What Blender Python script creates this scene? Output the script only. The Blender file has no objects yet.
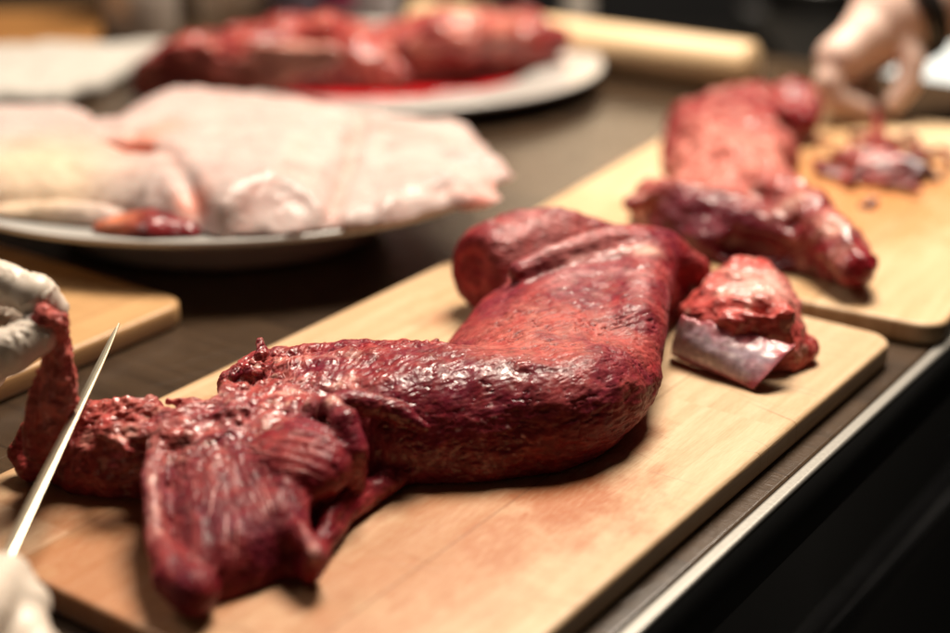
import bpy, bmesh, math, random
import numpy as np
from mathutils import Vector, Matrix

random.seed(5)
sc = bpy.context.scene
R = math.radians

# ------------------------------------------------------------------ camera
T = 0.014                      # thickness of a cutting board
HC = 0.34                      # camera height above the board tops
FPX, PITCH = 1550.0, R(22.167)
cam_d = bpy.data.cameras.new('camera')
cam = bpy.data.objects.new('camera', cam_d)
sc.collection.objects.link(cam)
cam.location = (0, 0, HC + T)
cam.rotation_euler = (math.pi / 2 - PITCH, 0, 0)
cam_d.sensor_width = 36
cam_d.lens = FPX / 950 * 36
cam_d.clip_start, cam_d.clip_end = 0.02, 30
cam_d.dof.use_dof = True
cam_d.dof.focus_distance = 0.745
cam_d.dof.aperture_fstop = 2.6
cam_d.dof.aperture_blades = 9
sc.camera = cam

# ------------------------------------------------------------------ world, lamps, exposure
w = bpy.data.worlds.new('World'); sc.world = w; w.use_nodes = True
w.node_tree.nodes['Background'].inputs[0].default_value = (1.0, 0.86, 0.72, 1)
w.node_tree.nodes['Background'].inputs[1].default_value = 0.016


def area(name, loc, target, size, power, col):
    l = bpy.data.lights.new(name, 'AREA'); l.shape = 'DISK'; l.size = size
    l.energy = power; l.color = col
    o = bpy.data.objects.new(name, l); sc.collection.objects.link(o)
    o.location = loc
    o.rotation_euler = (Vector(target) - Vector(loc)).to_track_quat('-Z', 'Y').to_euler()
    return o


area('key_lamp', (0.30, 1.55, 1.70), (0.0, 0.95, 0.0), 0.85, 92, (1.0, 0.87, 0.72))
area('back_lamp', (0.25, 3.3, 0.80), (0.1, 0.9, 0.0), 0.55, 3.0, (1.0, 0.74, 0.48))
FILL = (-1.25, 1.25, 1.35)
area('fill_lamp', FILL, (0.0, 0.75, 0.0), 0.8, 7.5, (1.0, 0.87, 0.76))
sc.view_settings.view_transform = 'Standard'
sc.view_settings.look = 'None'
sc.view_settings.exposure = 0.18
sc.view_settings.gamma = 1.0
sc.cycles.use_denoising = True
sc.cycles.max_bounces = 8

# ------------------------------------------------------------------ helpers
F_ = np.array([0, math.cos(PITCH), -math.sin(PITCH)])
R_ = np.array([1.0, 0, 0])
U_ = np.array([0, math.sin(PITCH), math.cos(PITCH)])
EYE = np.array([0, 0, HC + T])


def ray(u, v):
    return F_ + (u - 475) / FPX * R_ - (v - 316.5) / FPX * U_


def P(u, v, h=0.0):
    """sighted spot of the photo at height h above the board tops"""
    d = ray(u, v)
    return EYE + d * ((h - HC) / d[2])


def Pz(u, v, z):
    return P(u, v, z - T)


def Pd(u, v, y):
    """sighted spot of the photo at ground distance y"""
    d = ray(u, v)
    return EYE + d * (y / d[1])


def link(o, parent=None):
    sc.collection.objects.link(o)
    if parent:
        o.parent = parent
    return o


def tag(o, label=None, cat=None, group=None, kind=None):
    for k, v in (('label', label), ('category', cat), ('group', group), ('kind', kind)):
        if v:
            o[k] = v
    return o


def empty(name, loc, label, cat, group=None):
    o = bpy.data.objects.new(name, None)
    o.empty_display_size = 0.05
    link(o); o.location = loc
    return tag(o, label, cat, group)


def mesh_obj(name, verts, faces, mat, parent=None, origin=None, smooth=True, cols=None, rough=None):
    """one mesh object; vertices in world space, origin moved to `origin`"""
    v = np.asarray(verts, float)
    if parent is not None:
        off = np.array(parent.matrix_basis.translation) if parent.parent is None else np.array(parent.location) + np.array(parent.parent.location)
        org = off if origin is None else np.array(origin)
    else:
        off = np.zeros(3)
        org = np.array(origin) if origin is not None else np.zeros(3)
    v = v - org
    me = bpy.data.meshes.new(name)
    faces = np.asarray(faces) if not isinstance(faces, list) else faces
    if isinstance(faces, np.ndarray):
        n, k = faces.shape
        me.vertices.add(len(v)); me.vertices.foreach_set('co', v.astype(np.float32).ravel())
        me.loops.add(n * k); me.loops.foreach_set('vertex_index', faces.astype(np.int32).ravel())
        me.polygons.add(n)
        me.polygons.foreach_set('loop_start', np.arange(0, n * k, k, dtype=np.int32))
        me.update(calc_edges=True)
    else:
        me.from_pydata([tuple(x) for x in v], [], faces)
    if smooth:
        me.polygons.foreach_set('use_smooth', np.ones(len(me.polygons), bool))
    if cols is not None:
        a = me.color_attributes.new('tint', 'FLOAT_COLOR', 'POINT')
        c4 = np.ones((len(v), 4), np.float32); c4[:, :3] = np.clip(cols, 0, 1)
        a.data.foreach_set('color', c4.ravel())
    if rough is not None:
        a = me.attributes.new('gloss', 'FLOAT', 'POINT')
        a.data.foreach_set('value', rough.astype(np.float32))
    me.materials.append(mat)
    me.validate()
    o = bpy.data.objects.new(name, me)
    link(o, parent)
    o.location = org - off
    return o


def bm_obj(name, bm, mat, parent=None, smooth=True, loc=(0, 0, 0)):
    bmesh.ops.recalc_face_normals(bm, faces=bm.faces)
    me = bpy.data.meshes.new(name); bm.to_mesh(me); bm.free()
    if smooth:
        me.polygons.foreach_set('use_smooth', np.ones(len(me.polygons), bool))
    me.materials.append(mat)
    o = link(bpy.data.objects.new(name, me), parent)
    o.location = loc
    return o


# ---- gradient noise (numpy)
_rng = np.random.default_rng(3)
_perm = _rng.permutation(256).astype(np.int64)
_perm = np.concatenate([_perm, _perm, _perm])
_g = _rng.normal(size=(256, 3)); _g /= np.linalg.norm(_g, axis=1)[:, None]


def pnoise(p):
    i = np.floor(p).astype(np.int64); f = p - i
    i &= 255
    s = f * f * f * (f * (f * 6 - 15) + 10)
    out = 0
    for dx in (0, 1):
        wx = s[:, 0] if dx else 1 - s[:, 0]
        for dy in (0, 1):
            wy = s[:, 1] if dy else 1 - s[:, 1]
            for dz in (0, 1):
                wz = s[:, 2] if dz else 1 - s[:, 2]
                h = _perm[_perm[_perm[i[:, 0] + dx] + i[:, 1] + dy] + i[:, 2] + dz]
                g = _g[h]
                out = out + wx * wy * wz * (g[:, 0] * (f[:, 0] - dx) + g[:, 1] * (f[:, 1] - dy) + g[:, 2] * (f[:, 2] - dz))
    return out * 1.6


def fbm(p, scale, octv=3, seed=0.0, gain=0.5):
    q = p / scale + seed * 7.31
    a, t = 1.0, 0
    for k in range(octv):
        t = t + a * pnoise(q + k * 13.7)
        q = q * 2.03; a *= gain
    return t


def sstep(a, b, x):
    t = np.clip((x - a) / (b - a), 0, 1)
    return t * t * (3 - 2 * t)


# ---- signed distance sculpting
class Sculpt:
    """soft-blended blobs on a voxel grid, turned into one closed mesh"""

    def __init__(s, lo, hi, vox):
        s.vox = vox
        s.lo = np.array(lo, float)
        s.n = np.ceil((np.array(hi) - s.lo) / vox).astype(int) + 1
        s.D = np.full(tuple(s.n), 0.03, np.float32)

    def _block(s, lo, hi, m):
        a = np.clip(np.floor((np.array(lo) - m - s.lo) / s.vox).astype(int), 0, s.n)
        b = np.clip(np.ceil((np.array(hi) + m - s.lo) / s.vox).astype(int) + 1, 0, s.n)
        ax = [s.lo[k] + s.vox * np.arange(a[k], b[k]) for k in range(3)]
        sl = tuple(slice(a[k], b[k]) for k in range(3))
        return sl, ax

    def _mix(s, sl, d, k, op):
        D = s.D[sl]
        if D.size == 0:
            return
        d = d.astype(np.float32)
        if op == 'add':
            h = np.clip(0.5 + 0.5 * (D - d) / k, 0, 1)
            s.D[sl] = D + (d - D) * h - k * h * (1 - h)
        else:
            h = np.clip(0.5 - 0.5 * (D + d) / k, 0, 1)
            s.D[sl] = D + (-d - D) * h + k * h * (1 - h)

    def tube(s, pts, radii, k=0.004, op='add', flat=None):
        """round-cone chain; flat=(axis, factor) squashes it along an axis"""
        pts = np.array(pts, float); radii = np.array(radii, float) * np.ones(len(pts))
        rm = radii.max() * (2.2 if flat else 1.0)
        sl, ax = s._block(pts.min(0) - rm, pts.max(0) + rm, k + 0.004)
        X, Y, Z = np.meshgrid(*ax, indexing='ij', sparse=True)
        best = None
        if flat:
            fa = np.array(flat[0], float); fa /= np.linalg.norm(fa); ff = flat[1] - 1
        for a, b, ra, rb in zip(pts[:-1], pts[1:], radii[:-1], radii[1:]):
            ab = b - a; L = max(ab @ ab, 1e-12)
            x, y, z = X - a[0], Y - a[1], Z - a[2]
            t = np.clip((x * ab[0] + y * ab[1] + z * ab[2]) / L, 0, 1)
            x, y, z = x - t * ab[0], y - t * ab[1], z - t * ab[2]
            d2 = x * x + y * y + z * z
            if flat:
                q = x * fa[0] + y * fa[1] + z * fa[2]
                d2 = d2 + q * q * ((1 + ff) ** 2 - 1)
            d = np.sqrt(d2) - (ra + (rb - ra) * t)
            best = d if best is None else np.minimum(best, d)
        s._mix(sl, best, k, op)

    def ell(s, c, r, axis=(1, 0, 0), up=(0, 0, 1), k=0.005, op='add'):
        c = np.array(c, float); r = np.array(r, float)
        e0 = np.array(axis, float); e0 /= np.linalg.norm(e0)
        e1 = np.cross(np.array(up, float), e0); e1 /= np.linalg.norm(e1)
        e2 = np.cross(e0, e1)
        m = r.max()
        sl, ax = s._block(c - m, c + m, k + 0.004)
        X, Y, Z = np.meshgrid(*ax, indexing='ij', sparse=True)
        x, y, z = X - c[0], Y - c[1], Z - c[2]
        q = [(x * e[0] + y * e[1] + z * e[2]) for e in (e0, e1, e2)]
        k0 = np.sqrt(sum((q[i] / r[i]) ** 2 for i in range(3))) + 1e-9
        k1 = np.sqrt(sum((q[i] / r[i] ** 2) ** 2 for i in range(3))) + 1e-9
        s._mix(sl, k0 * (k0 - 1) / k1, k, op)

    def pillow(s, poly, tops, z0, rim, k=0.006, op='add'):
        """domed slab over a ground outline; tops = (x,y,z) points its top plane passes through"""
        poly = np.array(poly, float)[:, :2]
        tops = np.array(tops, float)
        if len(tops) >= 3:
            co = np.linalg.lstsq(np.c_[tops[:, :2], np.ones(len(tops))], tops[:, 2], rcond=None)[0]
        else:
            co = np.array([0, 0, tops[0, 2]])
        zt = tops[:, 2] + .004
        sl, ax = s._block((*poly.min(0), z0 - 0.01), (*poly.max(0), zt.max()), k + 0.004)
        X, Y = np.meshgrid(ax[0], ax[1], indexing='ij')
        d = np.full(X.shape, 1e9); inside = np.zeros(X.shape, bool)
        for (ax_, ay), (bx, by) in zip(poly, np.roll(poly, -1, 0)):
            ex, ey = bx - ax_, by - ay
            px, py = X - ax_, Y - ay
            t = np.clip((px * ex + py * ey) / (ex * ex + ey * ey + 1e-15), 0, 1)
            d = np.minimum(d, (px - t * ex) ** 2 + (py - t * ey) ** 2)
            c = ((ay > Y) != (by > Y)) & (px < ex * (Y - ay) / (ey if abs(ey) > 1e-12 else 1e-12))
            inside ^= c
        d = np.sqrt(d); d[inside] *= -1
        top = np.maximum(np.clip(X * co[0] + Y * co[1] + co[2], tops[:, 2].min() - .006, tops[:, 2].max() + .003) - z0, 0.004)
        qx = np.maximum((d + rim) / rim, 0)[:, :, None]
        qz = np.abs(ax[2][None, None, :] - z0) / top[:, :, None]
        L = np.sqrt(qx ** 2 + qz ** 2)
        s._mix(sl, (L - 1) * np.minimum(rim, top)[:, :, None], k, op)

    def floor(s, z):
        zz = s.lo[2] + s.vox * np.arange(s.n[2])
        s.D = np.maximum(s.D, (z - zz)[None, None, :].astype(np.float32))

    def bowl(s, c, r, rim, zb, sy=1.0):
        """cut away what would sink into a plate of radius r"""
        ax = [s.lo[k] + s.vox * np.arange(s.n[k]) for k in range(3)]
        X, Y = np.meshgrid(ax[0] - c[0], ax[1] - c[1], indexing='ij')
        q = np.sqrt(X * X + Y * Y / sy ** 2) / r
        h = zb + np.interp(q, [0, .54, .60, .69, .73, .97, 1.0, 1.05], [.0095, .0095, .0112, rim * .62 + .003, rim * .82 + .003, rim + .0015, rim + .0018, rim + .0018])
        s.D = np.maximum(s.D, (h[:, :, None] - ax[2][None, None, :]).astype(np.float32))

    def roughen(s, amp, scale, seed=0):
        """lump noise put into the field itself"""
        m = np.abs(s.D) < amp * 3 + s.vox * 2
        idx = np.argwhere(m)
        s.D[m] += (amp * fbm(s.lo + idx * s.vox, scale, 2, seed)).astype(np.float32)

    def mesh(s, all_pieces=False):
        D = s.D
        D[0], D[-1], D[:, 0], D[:, -1], D[:, :, 0], D[:, :, -1] = [np.maximum(a, 1e-4) for a in (D[0], D[-1], D[:, 0], D[:, -1], D[:, :, 0], D[:, :, -1])]
        S = D < 0
        n = np.array(D.shape) - 1
        c = np.zeros(n, np.int8)
        corners = [(i, j, k) for i in (0, 1) for j in (0, 1) for k in (0, 1)]
        for i, j, k in corners:
            c += S[i:n[0] + i, j:n[1] + j, k:n[2] + k]
        act = (c > 0) & (c < 8)
        cell = np.argwhere(act)
        idm = np.full(n, -1, np.int64); idm[act] = np.arange(len(cell))
        pos = np.zeros((len(cell), 3)); cnt = np.zeros(len(cell))
        val = {cr: D[cell[:, 0] + cr[0], cell[:, 1] + cr[1], cell[:, 2] + cr[2]].astype(float) for cr in corners}
        for a in corners:
            for ax in range(3):
                if a[ax] == 0:
                    b = list(a); b[ax] = 1; b = tuple(b)
                    va, vb = val[a], val[b]
                    x = (va < 0) != (vb < 0)
                    t = va[x] / (va[x] - vb[x])
                    p = np.tile(np.array(a, float), (x.sum(), 1)); p[:, ax] = t
                    pos[x] += p; cnt[x] += 1
        V = s.lo + (cell + pos / cnt[:, None]) * s.vox
        faces = []
        for ax in range(3):
            o1, o2 = (ax + 1) % 3, (ax + 2) % 3
            lo = [slice(None)] * 3; hi = [slice(None)] * 3
            lo[ax] = slice(0, -1); hi[ax] = slice(1, None)
            A, B = S[tuple(lo)], S[tuple(hi)]
            e = np.argwhere(A != B)
            e = e[(e[:, o1] > 0) & (e[:, o2] > 0) & (e[:, o1] < n[o1]) & (e[:, o2] < n[o2])]
            sgn = A[e[:, 0], e[:, 1], e[:, 2]]
            q = []
            for d1, d2 in ((1, 1), (0, 1), (0, 0), (1, 0)):
                c_ = e.copy(); c_[:, o1] -= d1; c_[:, o2] -= d2
                q.append(idm[c_[:, 0], c_[:, 1], c_[:, 2]])
            q = np.stack(q, 1)
            q[~sgn] = q[~sgn][:, ::-1]
            faces.append(q)
        Fc = np.concatenate(faces)
        Fc = Fc[(Fc >= 0).all(1)]
        if all_pieces:
            return V, Fc
        # drop stray crumbs: keep what hangs together with the biggest piece
        lab = np.arange(len(V))
        E = np.concatenate([Fc[:, [0, 1]], Fc[:, [1, 2]], Fc[:, [2, 3]], Fc[:, [3, 0]]])
        for _ in range(4000):
            m = np.minimum(lab[E[:, 0]], lab[E[:, 1]])
            new = lab.copy(); np.minimum.at(new, E[:, 0], m); np.minimum.at(new, E[:, 1], m)
            new = new[new]
            if (new == lab).all():
                break
            lab = new
        u, ct = np.unique(lab, return_counts=True)
        keep = lab == u[ct.argmax()]
        remap = np.cumsum(keep) - 1
        Fc = remap[Fc[keep[Fc[:, 0]]]]
        return V[keep], Fc


def normals(V, Fc):
    n = np.cross(V[Fc[:, 2]] - V[Fc[:, 0]], V[Fc[:, 3]] - V[Fc[:, 1]])
    N = np.zeros_like(V)
    for k in range(3):
        for a in range(3):
            N[:, a] += np.bincount(Fc[:, k], n[:, a], len(V))
    for a in range(3):
        N[:, a] += np.bincount(Fc[:, 3], n[:, a], len(V))
    return N / (np.linalg.norm(N, axis=1)[:, None] + 1e-12)


def relax(V, Fc, n=1, f=0.5):
    E = np.concatenate([Fc[:, [0, 1]], Fc[:, [1, 2]], Fc[:, [2, 3]], Fc[:, [3, 0]]])
    dg = np.bincount(E[:, 0], minlength=len(V)) + np.bincount(E[:, 1], minlength=len(V))
    for _ in range(n):
        A = np.stack([np.bincount(E[:, 0], V[E[:, 1], a], len(V)) + np.bincount(E[:, 1], V[E[:, 0], a], len(V)) for a in range(3)], 1)
        V = V + f * (A / dg[:, None] - V)
    return V


def fibre(V, anchors, length, width, seed=0, octv=2):
    """muscle-fibre noise: stretched along each anchor's direction, blended between anchors"""
    W = np.stack([np.exp(-((V - c) ** 2).sum(1) / (sig * sig)) + 1e-12 for c, d, sig in anchors])
    W /= W.sum(0)
    out = np.zeros(len(V))
    warp = 0.6 * fbm(V, 0.02, 1, seed + 3)
    for i, (c, d, sig) in enumerate(anchors):
        m = W[i] > 0.03
        if not m.any():
            continue
        e0 = d / np.linalg.norm(d)
        t = np.array([0, 0, 1.0]) if abs(e0[2]) < 0.9 else np.array([1.0, 0, 0])
        e1 = np.cross(t, e0); e1 /= np.linalg.norm(e1); e2 = np.cross(e0, e1)
        q = V[m] - c
        L = np.stack([q @ e0 / length, q @ e1 / width + warp[m], q @ e2 / width + warp[m]], 1)
        out[m] += W[i][m] * fbm(L, 1.0, octv, seed + i * 0.37)
    return out


# ------------------------------------------------------------------ materials
def new_mat(name):
    m = bpy.data.materials.new(name); m.use_nodes = True
    nt = m.node_tree
    return m, nt.nodes, nt.links, nt.nodes['Principled BSDF']


def simple(name, col, rough=0.5, metal=0.0, bump=0.0, bscale=200, var=0.0, spec=0.5, coat=0.0):
    m, N, L, b = new_mat(name)
    b.inputs['Roughness'].default_value = rough
    b.inputs['Metallic'].default_value = metal
    b.inputs['Specular IOR Level'].default_value = spec
    b.inputs['Coat Weight'].default_value = coat
    tc = N.new('ShaderNodeTexCoord')
    no = N.new('ShaderNodeTexNoise'); no.inputs['Scale'].default_value = bscale; no.inputs['Detail'].default_value = 4
    L.new(tc.outputs['Object'], no.inputs['Vector'])
    mx = N.new('ShaderNodeMix'); mx.data_type = 'RGBA'
    mx.inputs['A'].default_value = (*[c * (1 - var) for c in col], 1)
    mx.inputs['B'].default_value = (*[min(1, c * (1 + var)) for c in col], 1)
    L.new(no.outputs['Fac'], mx.inputs['Factor']); L.new(mx.outputs['Result'], b.inputs['Base Color'])
    if bump:
        bp = N.new('ShaderNodeBump'); bp.inputs['Strength'].default_value = bump; bp.inputs['Distance'].default_value = 0.002
        L.new(no.outputs['Fac'], bp.inputs['Height']); L.new(bp.outputs['Normal'], b.inputs['Normal'])
    return m


def flesh(name, sss=0.07, coat=0.0, grain=0.22, gscale=1100, base_rough=0.45, mott=0.28):
    """wet raw meat: colour from the vertex tint (pigment with some painted shade), fine grain and a wet film on top"""
    m, N, L, b = new_mat(name)
    at = N.new('ShaderNodeAttribute'); at.attribute_name = 'tint'
    gl = N.new('ShaderNodeAttribute'); gl.attribute_name = 'gloss'
    tc = N.new('ShaderNodeTexCoord')
    n1 = N.new('ShaderNodeTexNoise'); n1.inputs['Scale'].default_value = gscale; n1.inputs['Detail'].default_value = 3
    n2 = N.new('ShaderNodeTexNoise'); n2.inputs['Scale'].default_value = gscale * 0.22; n2.inputs['Detail'].default_value = 5
    for n in (n1, n2):
        L.new(tc.outputs['Object'], n.inputs['Vector'])
    mr = N.new('ShaderNodeMapRange'); mr.inputs['From Min'].default_value = 0.3; mr.inputs['From Max'].default_value = 0.7
    mr.inputs['To Min'].default_value = 1 - mott; mr.inputs['To Max'].default_value = 1 + mott
    L.new(n2.outputs['Fac'], mr.inputs['Value'])
    mu = N.new('ShaderNodeVectorMath'); mu.operation = 'SCALE'
    L.new(at.outputs['Color'], mu.inputs[0]); L.new(mr.outputs['Result'], mu.inputs['Scale'])
    L.new(mu.outputs['Vector'], b.inputs['Base Color'])
    ad = N.new('ShaderNodeMath'); ad.operation = 'ADD'
    L.new(n1.outputs['Fac'], ad.inputs[0]); L.new(n2.outputs['Fac'], ad.inputs[1])
    bp = N.new('ShaderNodeBump'); bp.inputs['Strength'].default_value = grain; bp.inputs['Distance'].default_value = 0.0012
    L.new(ad.outputs['Value'], bp.inputs['Height'])
    L.new(bp.outputs['Normal'], b.inputs['Normal'])
    L.new(bp.outputs['Normal'], b.inputs['Coat Normal'])
    rr = N.new('ShaderNodeMath'); rr.operation = 'SUBTRACT'; rr.inputs[0].default_value = base_rough
    L.new(gl.outputs['Fac'], rr.inputs[1]); L.new(rr.outputs['Value'], b.inputs['Roughness'])
    cw = N.new('ShaderNodeMath'); cw.operation = 'MULTIPLY_ADD'
    cw.inputs[1].default_value = 2.6; cw.inputs[2].default_value = coat; cw.use_clamp = True
    L.new(gl.outputs['Fac'], cw.inputs[0]); L.new(cw.outputs['Value'], b.inputs['Coat Weight'])
    b.inputs['Coat Roughness'].default_value = 0.11
    b.inputs['Specular IOR Level'].default_value = 0.12
    b.inputs['Subsurface Weight'].default_value = sss
    b.inputs['Subsurface Radius'].default_value = (1.0, 0.25, 0.18)
    b.inputs['Subsurface Scale'].default_value = 0.004
    return m


def wood(name, light, dark, staves=5, width=0.28, stains=(), rough=0.45, spec=0.35, stain_col=(0.22, 0.045, 0.018), seed=0.0, scores=True):
    """glued staves running along local X; stains (painted shade too) = (x, y, rx, ry, strength) in local metres"""
    m, N, L, b = new_mat(name)
    tc = N.new('ShaderNodeTexCoord')
    sep = N.new('ShaderNodeSeparateXYZ'); L.new(tc.outputs['Object'], sep.inputs[0])

    def math_(op, a, c=None, clamp=False):
        n = N.new('ShaderNodeMath'); n.operation = op; n.use_clamp = clamp
        for i, x in enumerate((a, c)):
            if x is None:
                continue
            if isinstance(x, (int, float)):
                n.inputs[i].default_value = x
            else:
                L.new(x, n.inputs[i])
        return n.outputs[0]
    yi = math_('FLOOR', math_('MULTIPLY', math_('ADD', sep.outputs['Y'], 10 * width), staves / width))
    wn = N.new('ShaderNodeTexWhiteNoise'); wn.noise_dimensions = '1D'; L.new(math_('ADD', yi, seed), wn.inputs['W'])
    # staves are butted end to end as well
    xs = math_('ADD', math_('MULTIPLY', sep.outputs['X'], 1 / 0.31), math_('MULTIPLY', wn.outputs['Value'], 7.0))
    xi = math_('FLOOR', xs)
    wn2 = N.new('ShaderNodeTexWhiteNoise'); wn2.noise_dimensions = '2D'
    cb = N.new('ShaderNodeCombineXYZ'); L.new(xi, cb.inputs[0]); L.new(yi, cb.inputs[1]); L.new(cb.outputs[0], wn2.inputs['Vector'])
    off = N.new('ShaderNodeVectorMath'); off.operation = 'ADD'
    sc3 = N.new('ShaderNodeVectorMath'); sc3.operation = 'SCALE'; sc3.inputs['Scale'].default_value = 3.0
    L.new(wn2.outputs['Color'], sc3.inputs[0]); L.new(tc.outputs['Object'], off.inputs[0]); L.new(sc3.outputs[0], off.inputs[1])
    mp = N.new('ShaderNodeMapping'); mp.inputs['Scale'].default_value = (6, 95, 40); L.new(off.outputs[0], mp.inputs['Vector'])
    gr = N.new('ShaderNodeTexNoise'); gr.inputs['Scale'].default_value = 1.0; gr.inputs['Detail'].default_value = 5; gr.inputs['Distortion'].default_value = 0.5
    L.new(mp.outputs[0], gr.inputs['Vector'])
    mp2 = N.new('ShaderNodeMapping'); mp2.inputs['Scale'].default_value = (140, 1500, 900); L.new(off.outputs[0], mp2.inputs['Vector'])
    fl = N.new('ShaderNodeTexNoise'); fl.inputs['Scale'].default_value = 1.0; fl.inputs['Detail'].default_value = 2
    L.new(mp2.outputs[0], fl.inputs['Vector'])
    f = math_('ADD', math_('MULTIPLY', gr.outputs['Fac'], 0.75), math_('MULTIPLY', fl.outputs['Fac'], 0.30))
    f = math_('ADD', f, math_('MULTIPLY', math_('SUBTRACT', wn2.outputs['Value'], 0.5), 0.5))
    cr = N.new('ShaderNodeValToRGB')
    cr.color_ramp.elements[0].position = 0.25; cr.color_ramp.elements[0].color = (*light, 1)
    cr.color_ramp.elements[1].position = 0.85; cr.color_ramp.elements[1].color = (*dark, 1)
    L.new(f, cr.inputs[0])
    col = cr.outputs['Color']
    # glue lines
    fy = math_('FRACT', math_('MULTIPLY', math_('ADD', sep.outputs['Y'], 10 * width), staves / width))
    gl = math_('LESS_THAN', math_('ABSOLUTE', math_('SUBTRACT', fy, 0.5)), 0.494)
    # stains and patches of painted shade
    total = None
    nz = N.new('ShaderNodeTexNoise'); nz.inputs['Scale'].default_value = 38; nz.inputs['Detail'].default_value = 6; nz.inputs['Roughness'].default_value = 0.65
    L.new(tc.outputs['Object'], nz.inputs['Vector'])
    for (x, y, rx, ry, st) in stains:
        dx = math_('MULTIPLY', math_('SUBTRACT', sep.outputs['X'], x), 1 / rx)
        dy = math_('MULTIPLY', math_('SUBTRACT', sep.outputs['Y'], y), 1 / ry)
        d = math_('SQRT', math_('ADD', math_('MULTIPLY', dx, dx), math_('MULTIPLY', dy, dy)))
        d = math_('ADD', d, math_('MULTIPLY', math_('SUBTRACT', nz.outputs['Fac'], 0.5), 1.9))
        k = math_('MULTIPLY', math_('SUBTRACT', 1.15, d, ), 1.15, True)
        k = math_('MULTIPLY', k, st)
        total = k if total is None else math_('MAXIMUM', total, k)
    if total is not None:
        # soaked into the grain: pores take more
        kk = math_('MULTIPLY', total, math_('ADD', math_('MULTIPLY', fl.outputs['Fac'], 1.3), 0.35), True)
        mx = N.new('ShaderNodeMix'); mx.data_type = 'RGBA'
        L.new(kk, mx.inputs['Factor']); L.new(col, mx.inputs['A']); mx.inputs['B'].default_value = (*stain_col, 1)
        col = mx.outputs['Result']
    mg = N.new('ShaderNodeMix'); mg.data_type = 'RGBA'; mg.blend_type = 'MULTIPLY'
    mg.inputs['Factor'].default_value = 1.0
    cg = N.new('ShaderNodeMix'); cg.data_type = 'RGBA'
    cg.inputs['A'].default_value = (0.62, 0.55, 0.47, 1); cg.inputs['B'].default_value = (1, 1, 1, 1)
    L.new(gl, cg.inputs['Factor']); L.new(col, mg.inputs['A']); L.new(cg.outputs['Result'], mg.inputs['B'])
    L.new(mg.outputs['Result'], b.inputs['Base Color'])
    sco = None
    for ang, sx, sy in ((70, 9, 420), (105, 7, 350), (88, 12, 520)):
        m3 = N.new('ShaderNodeMapping'); m3.inputs['Rotation'].default_value = (0, 0, R(ang)); m3.inputs['Scale'].default_value = (sx, sy, 1)
        L.new(tc.outputs['Object'], m3.inputs['Vector'])
        # rotate first, then stretch
        m3.vector_type = 'TEXTURE' if False else 'POINT'
        rt = N.new('ShaderNodeVectorRotate'); rt.rotation_type = 'Z_AXIS'; rt.inputs['Angle'].default_value = R(ang)
        L.new(tc.outputs['Object'], rt.inputs['Vector'])
        m3.inputs['Rotation'].default_value = (0, 0, 0)
        L.new(rt.outputs['Vector'], m3.inputs['Vector'])
        n3 = N.new('ShaderNodeTexNoise'); n3.inputs['Scale'].default_value = 1; n3.inputs['Detail'].default_value = 1
        L.new(m3.outputs['Vector'], n3.inputs['Vector'])
        k3 = math_('MULTIPLY', math_('SUBTRACT', n3.outputs['Fac'], 0.69), 14.0, True)
        sco = k3 if sco is None else math_('MAXIMUM', sco, k3)
    ms = N.new('ShaderNodeMix'); ms.data_type = 'RGBA'; ms.blend_type = 'MULTIPLY'
    L.new(math_('MULTIPLY', sco, 0.55 if scores else 0.0), ms.inputs['Factor']); L.new(mg.outputs['Result'], ms.inputs['A']); ms.inputs['B'].default_value = (.55, .38, .26, 1)
    L.new(ms.outputs['Result'], b.inputs['Base Color'])
    bp = N.new('ShaderNodeBump'); bp.inputs['Strength'].default_value = 0.25; bp.inputs['Distance'].default_value = 0.0006
    L.new(math_('SUBTRACT', fl.outputs['Fac'], sco), bp.inputs['Height']); L.new(bp.outputs['Normal'], b.inputs['Normal'])
    b.inputs['Roughness'].default_value = rough
    b.inputs['Specular IOR Level'].default_value = spec
    return m


# ------------------------------------------------------------------ the counter, floor and wall
AX = np.array([0.579, 0.815]); BX = np.array([0.815, -0.579])     # along / across the counter
YAW = math.atan2(AX[1], AX[0])


def ab(a, b, z=0.0):
    q = a * AX + b * BX
    return np.array([q[0], q[1], z])


M_counter = wood('counter_wood', (0.058, 0.034, 0.018), (0.011, 0.006, 0.0032), staves=9, width=0.9, scores=False, rough=0.27, spec=0.6, seed=4)
M_black = simple('black_laminate', (0.004, 0.004, 0.004), 0.5, var=0.3, spec=.25)
M_edge = simple('edge_strip_metal', (0.22, 0.21, 0.19), 0.48, metal=0.8, bump=0.06, bscale=500, var=0.15)
M_wall = simple('dark_wall', (0.010, 0.010, 0.011), 0.8, var=0.3, bscale=6)
M_floor = simple('dark_floor', (0.006, 0.0055, 0.005), 0.45, var=0.3, bscale=9)


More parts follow.
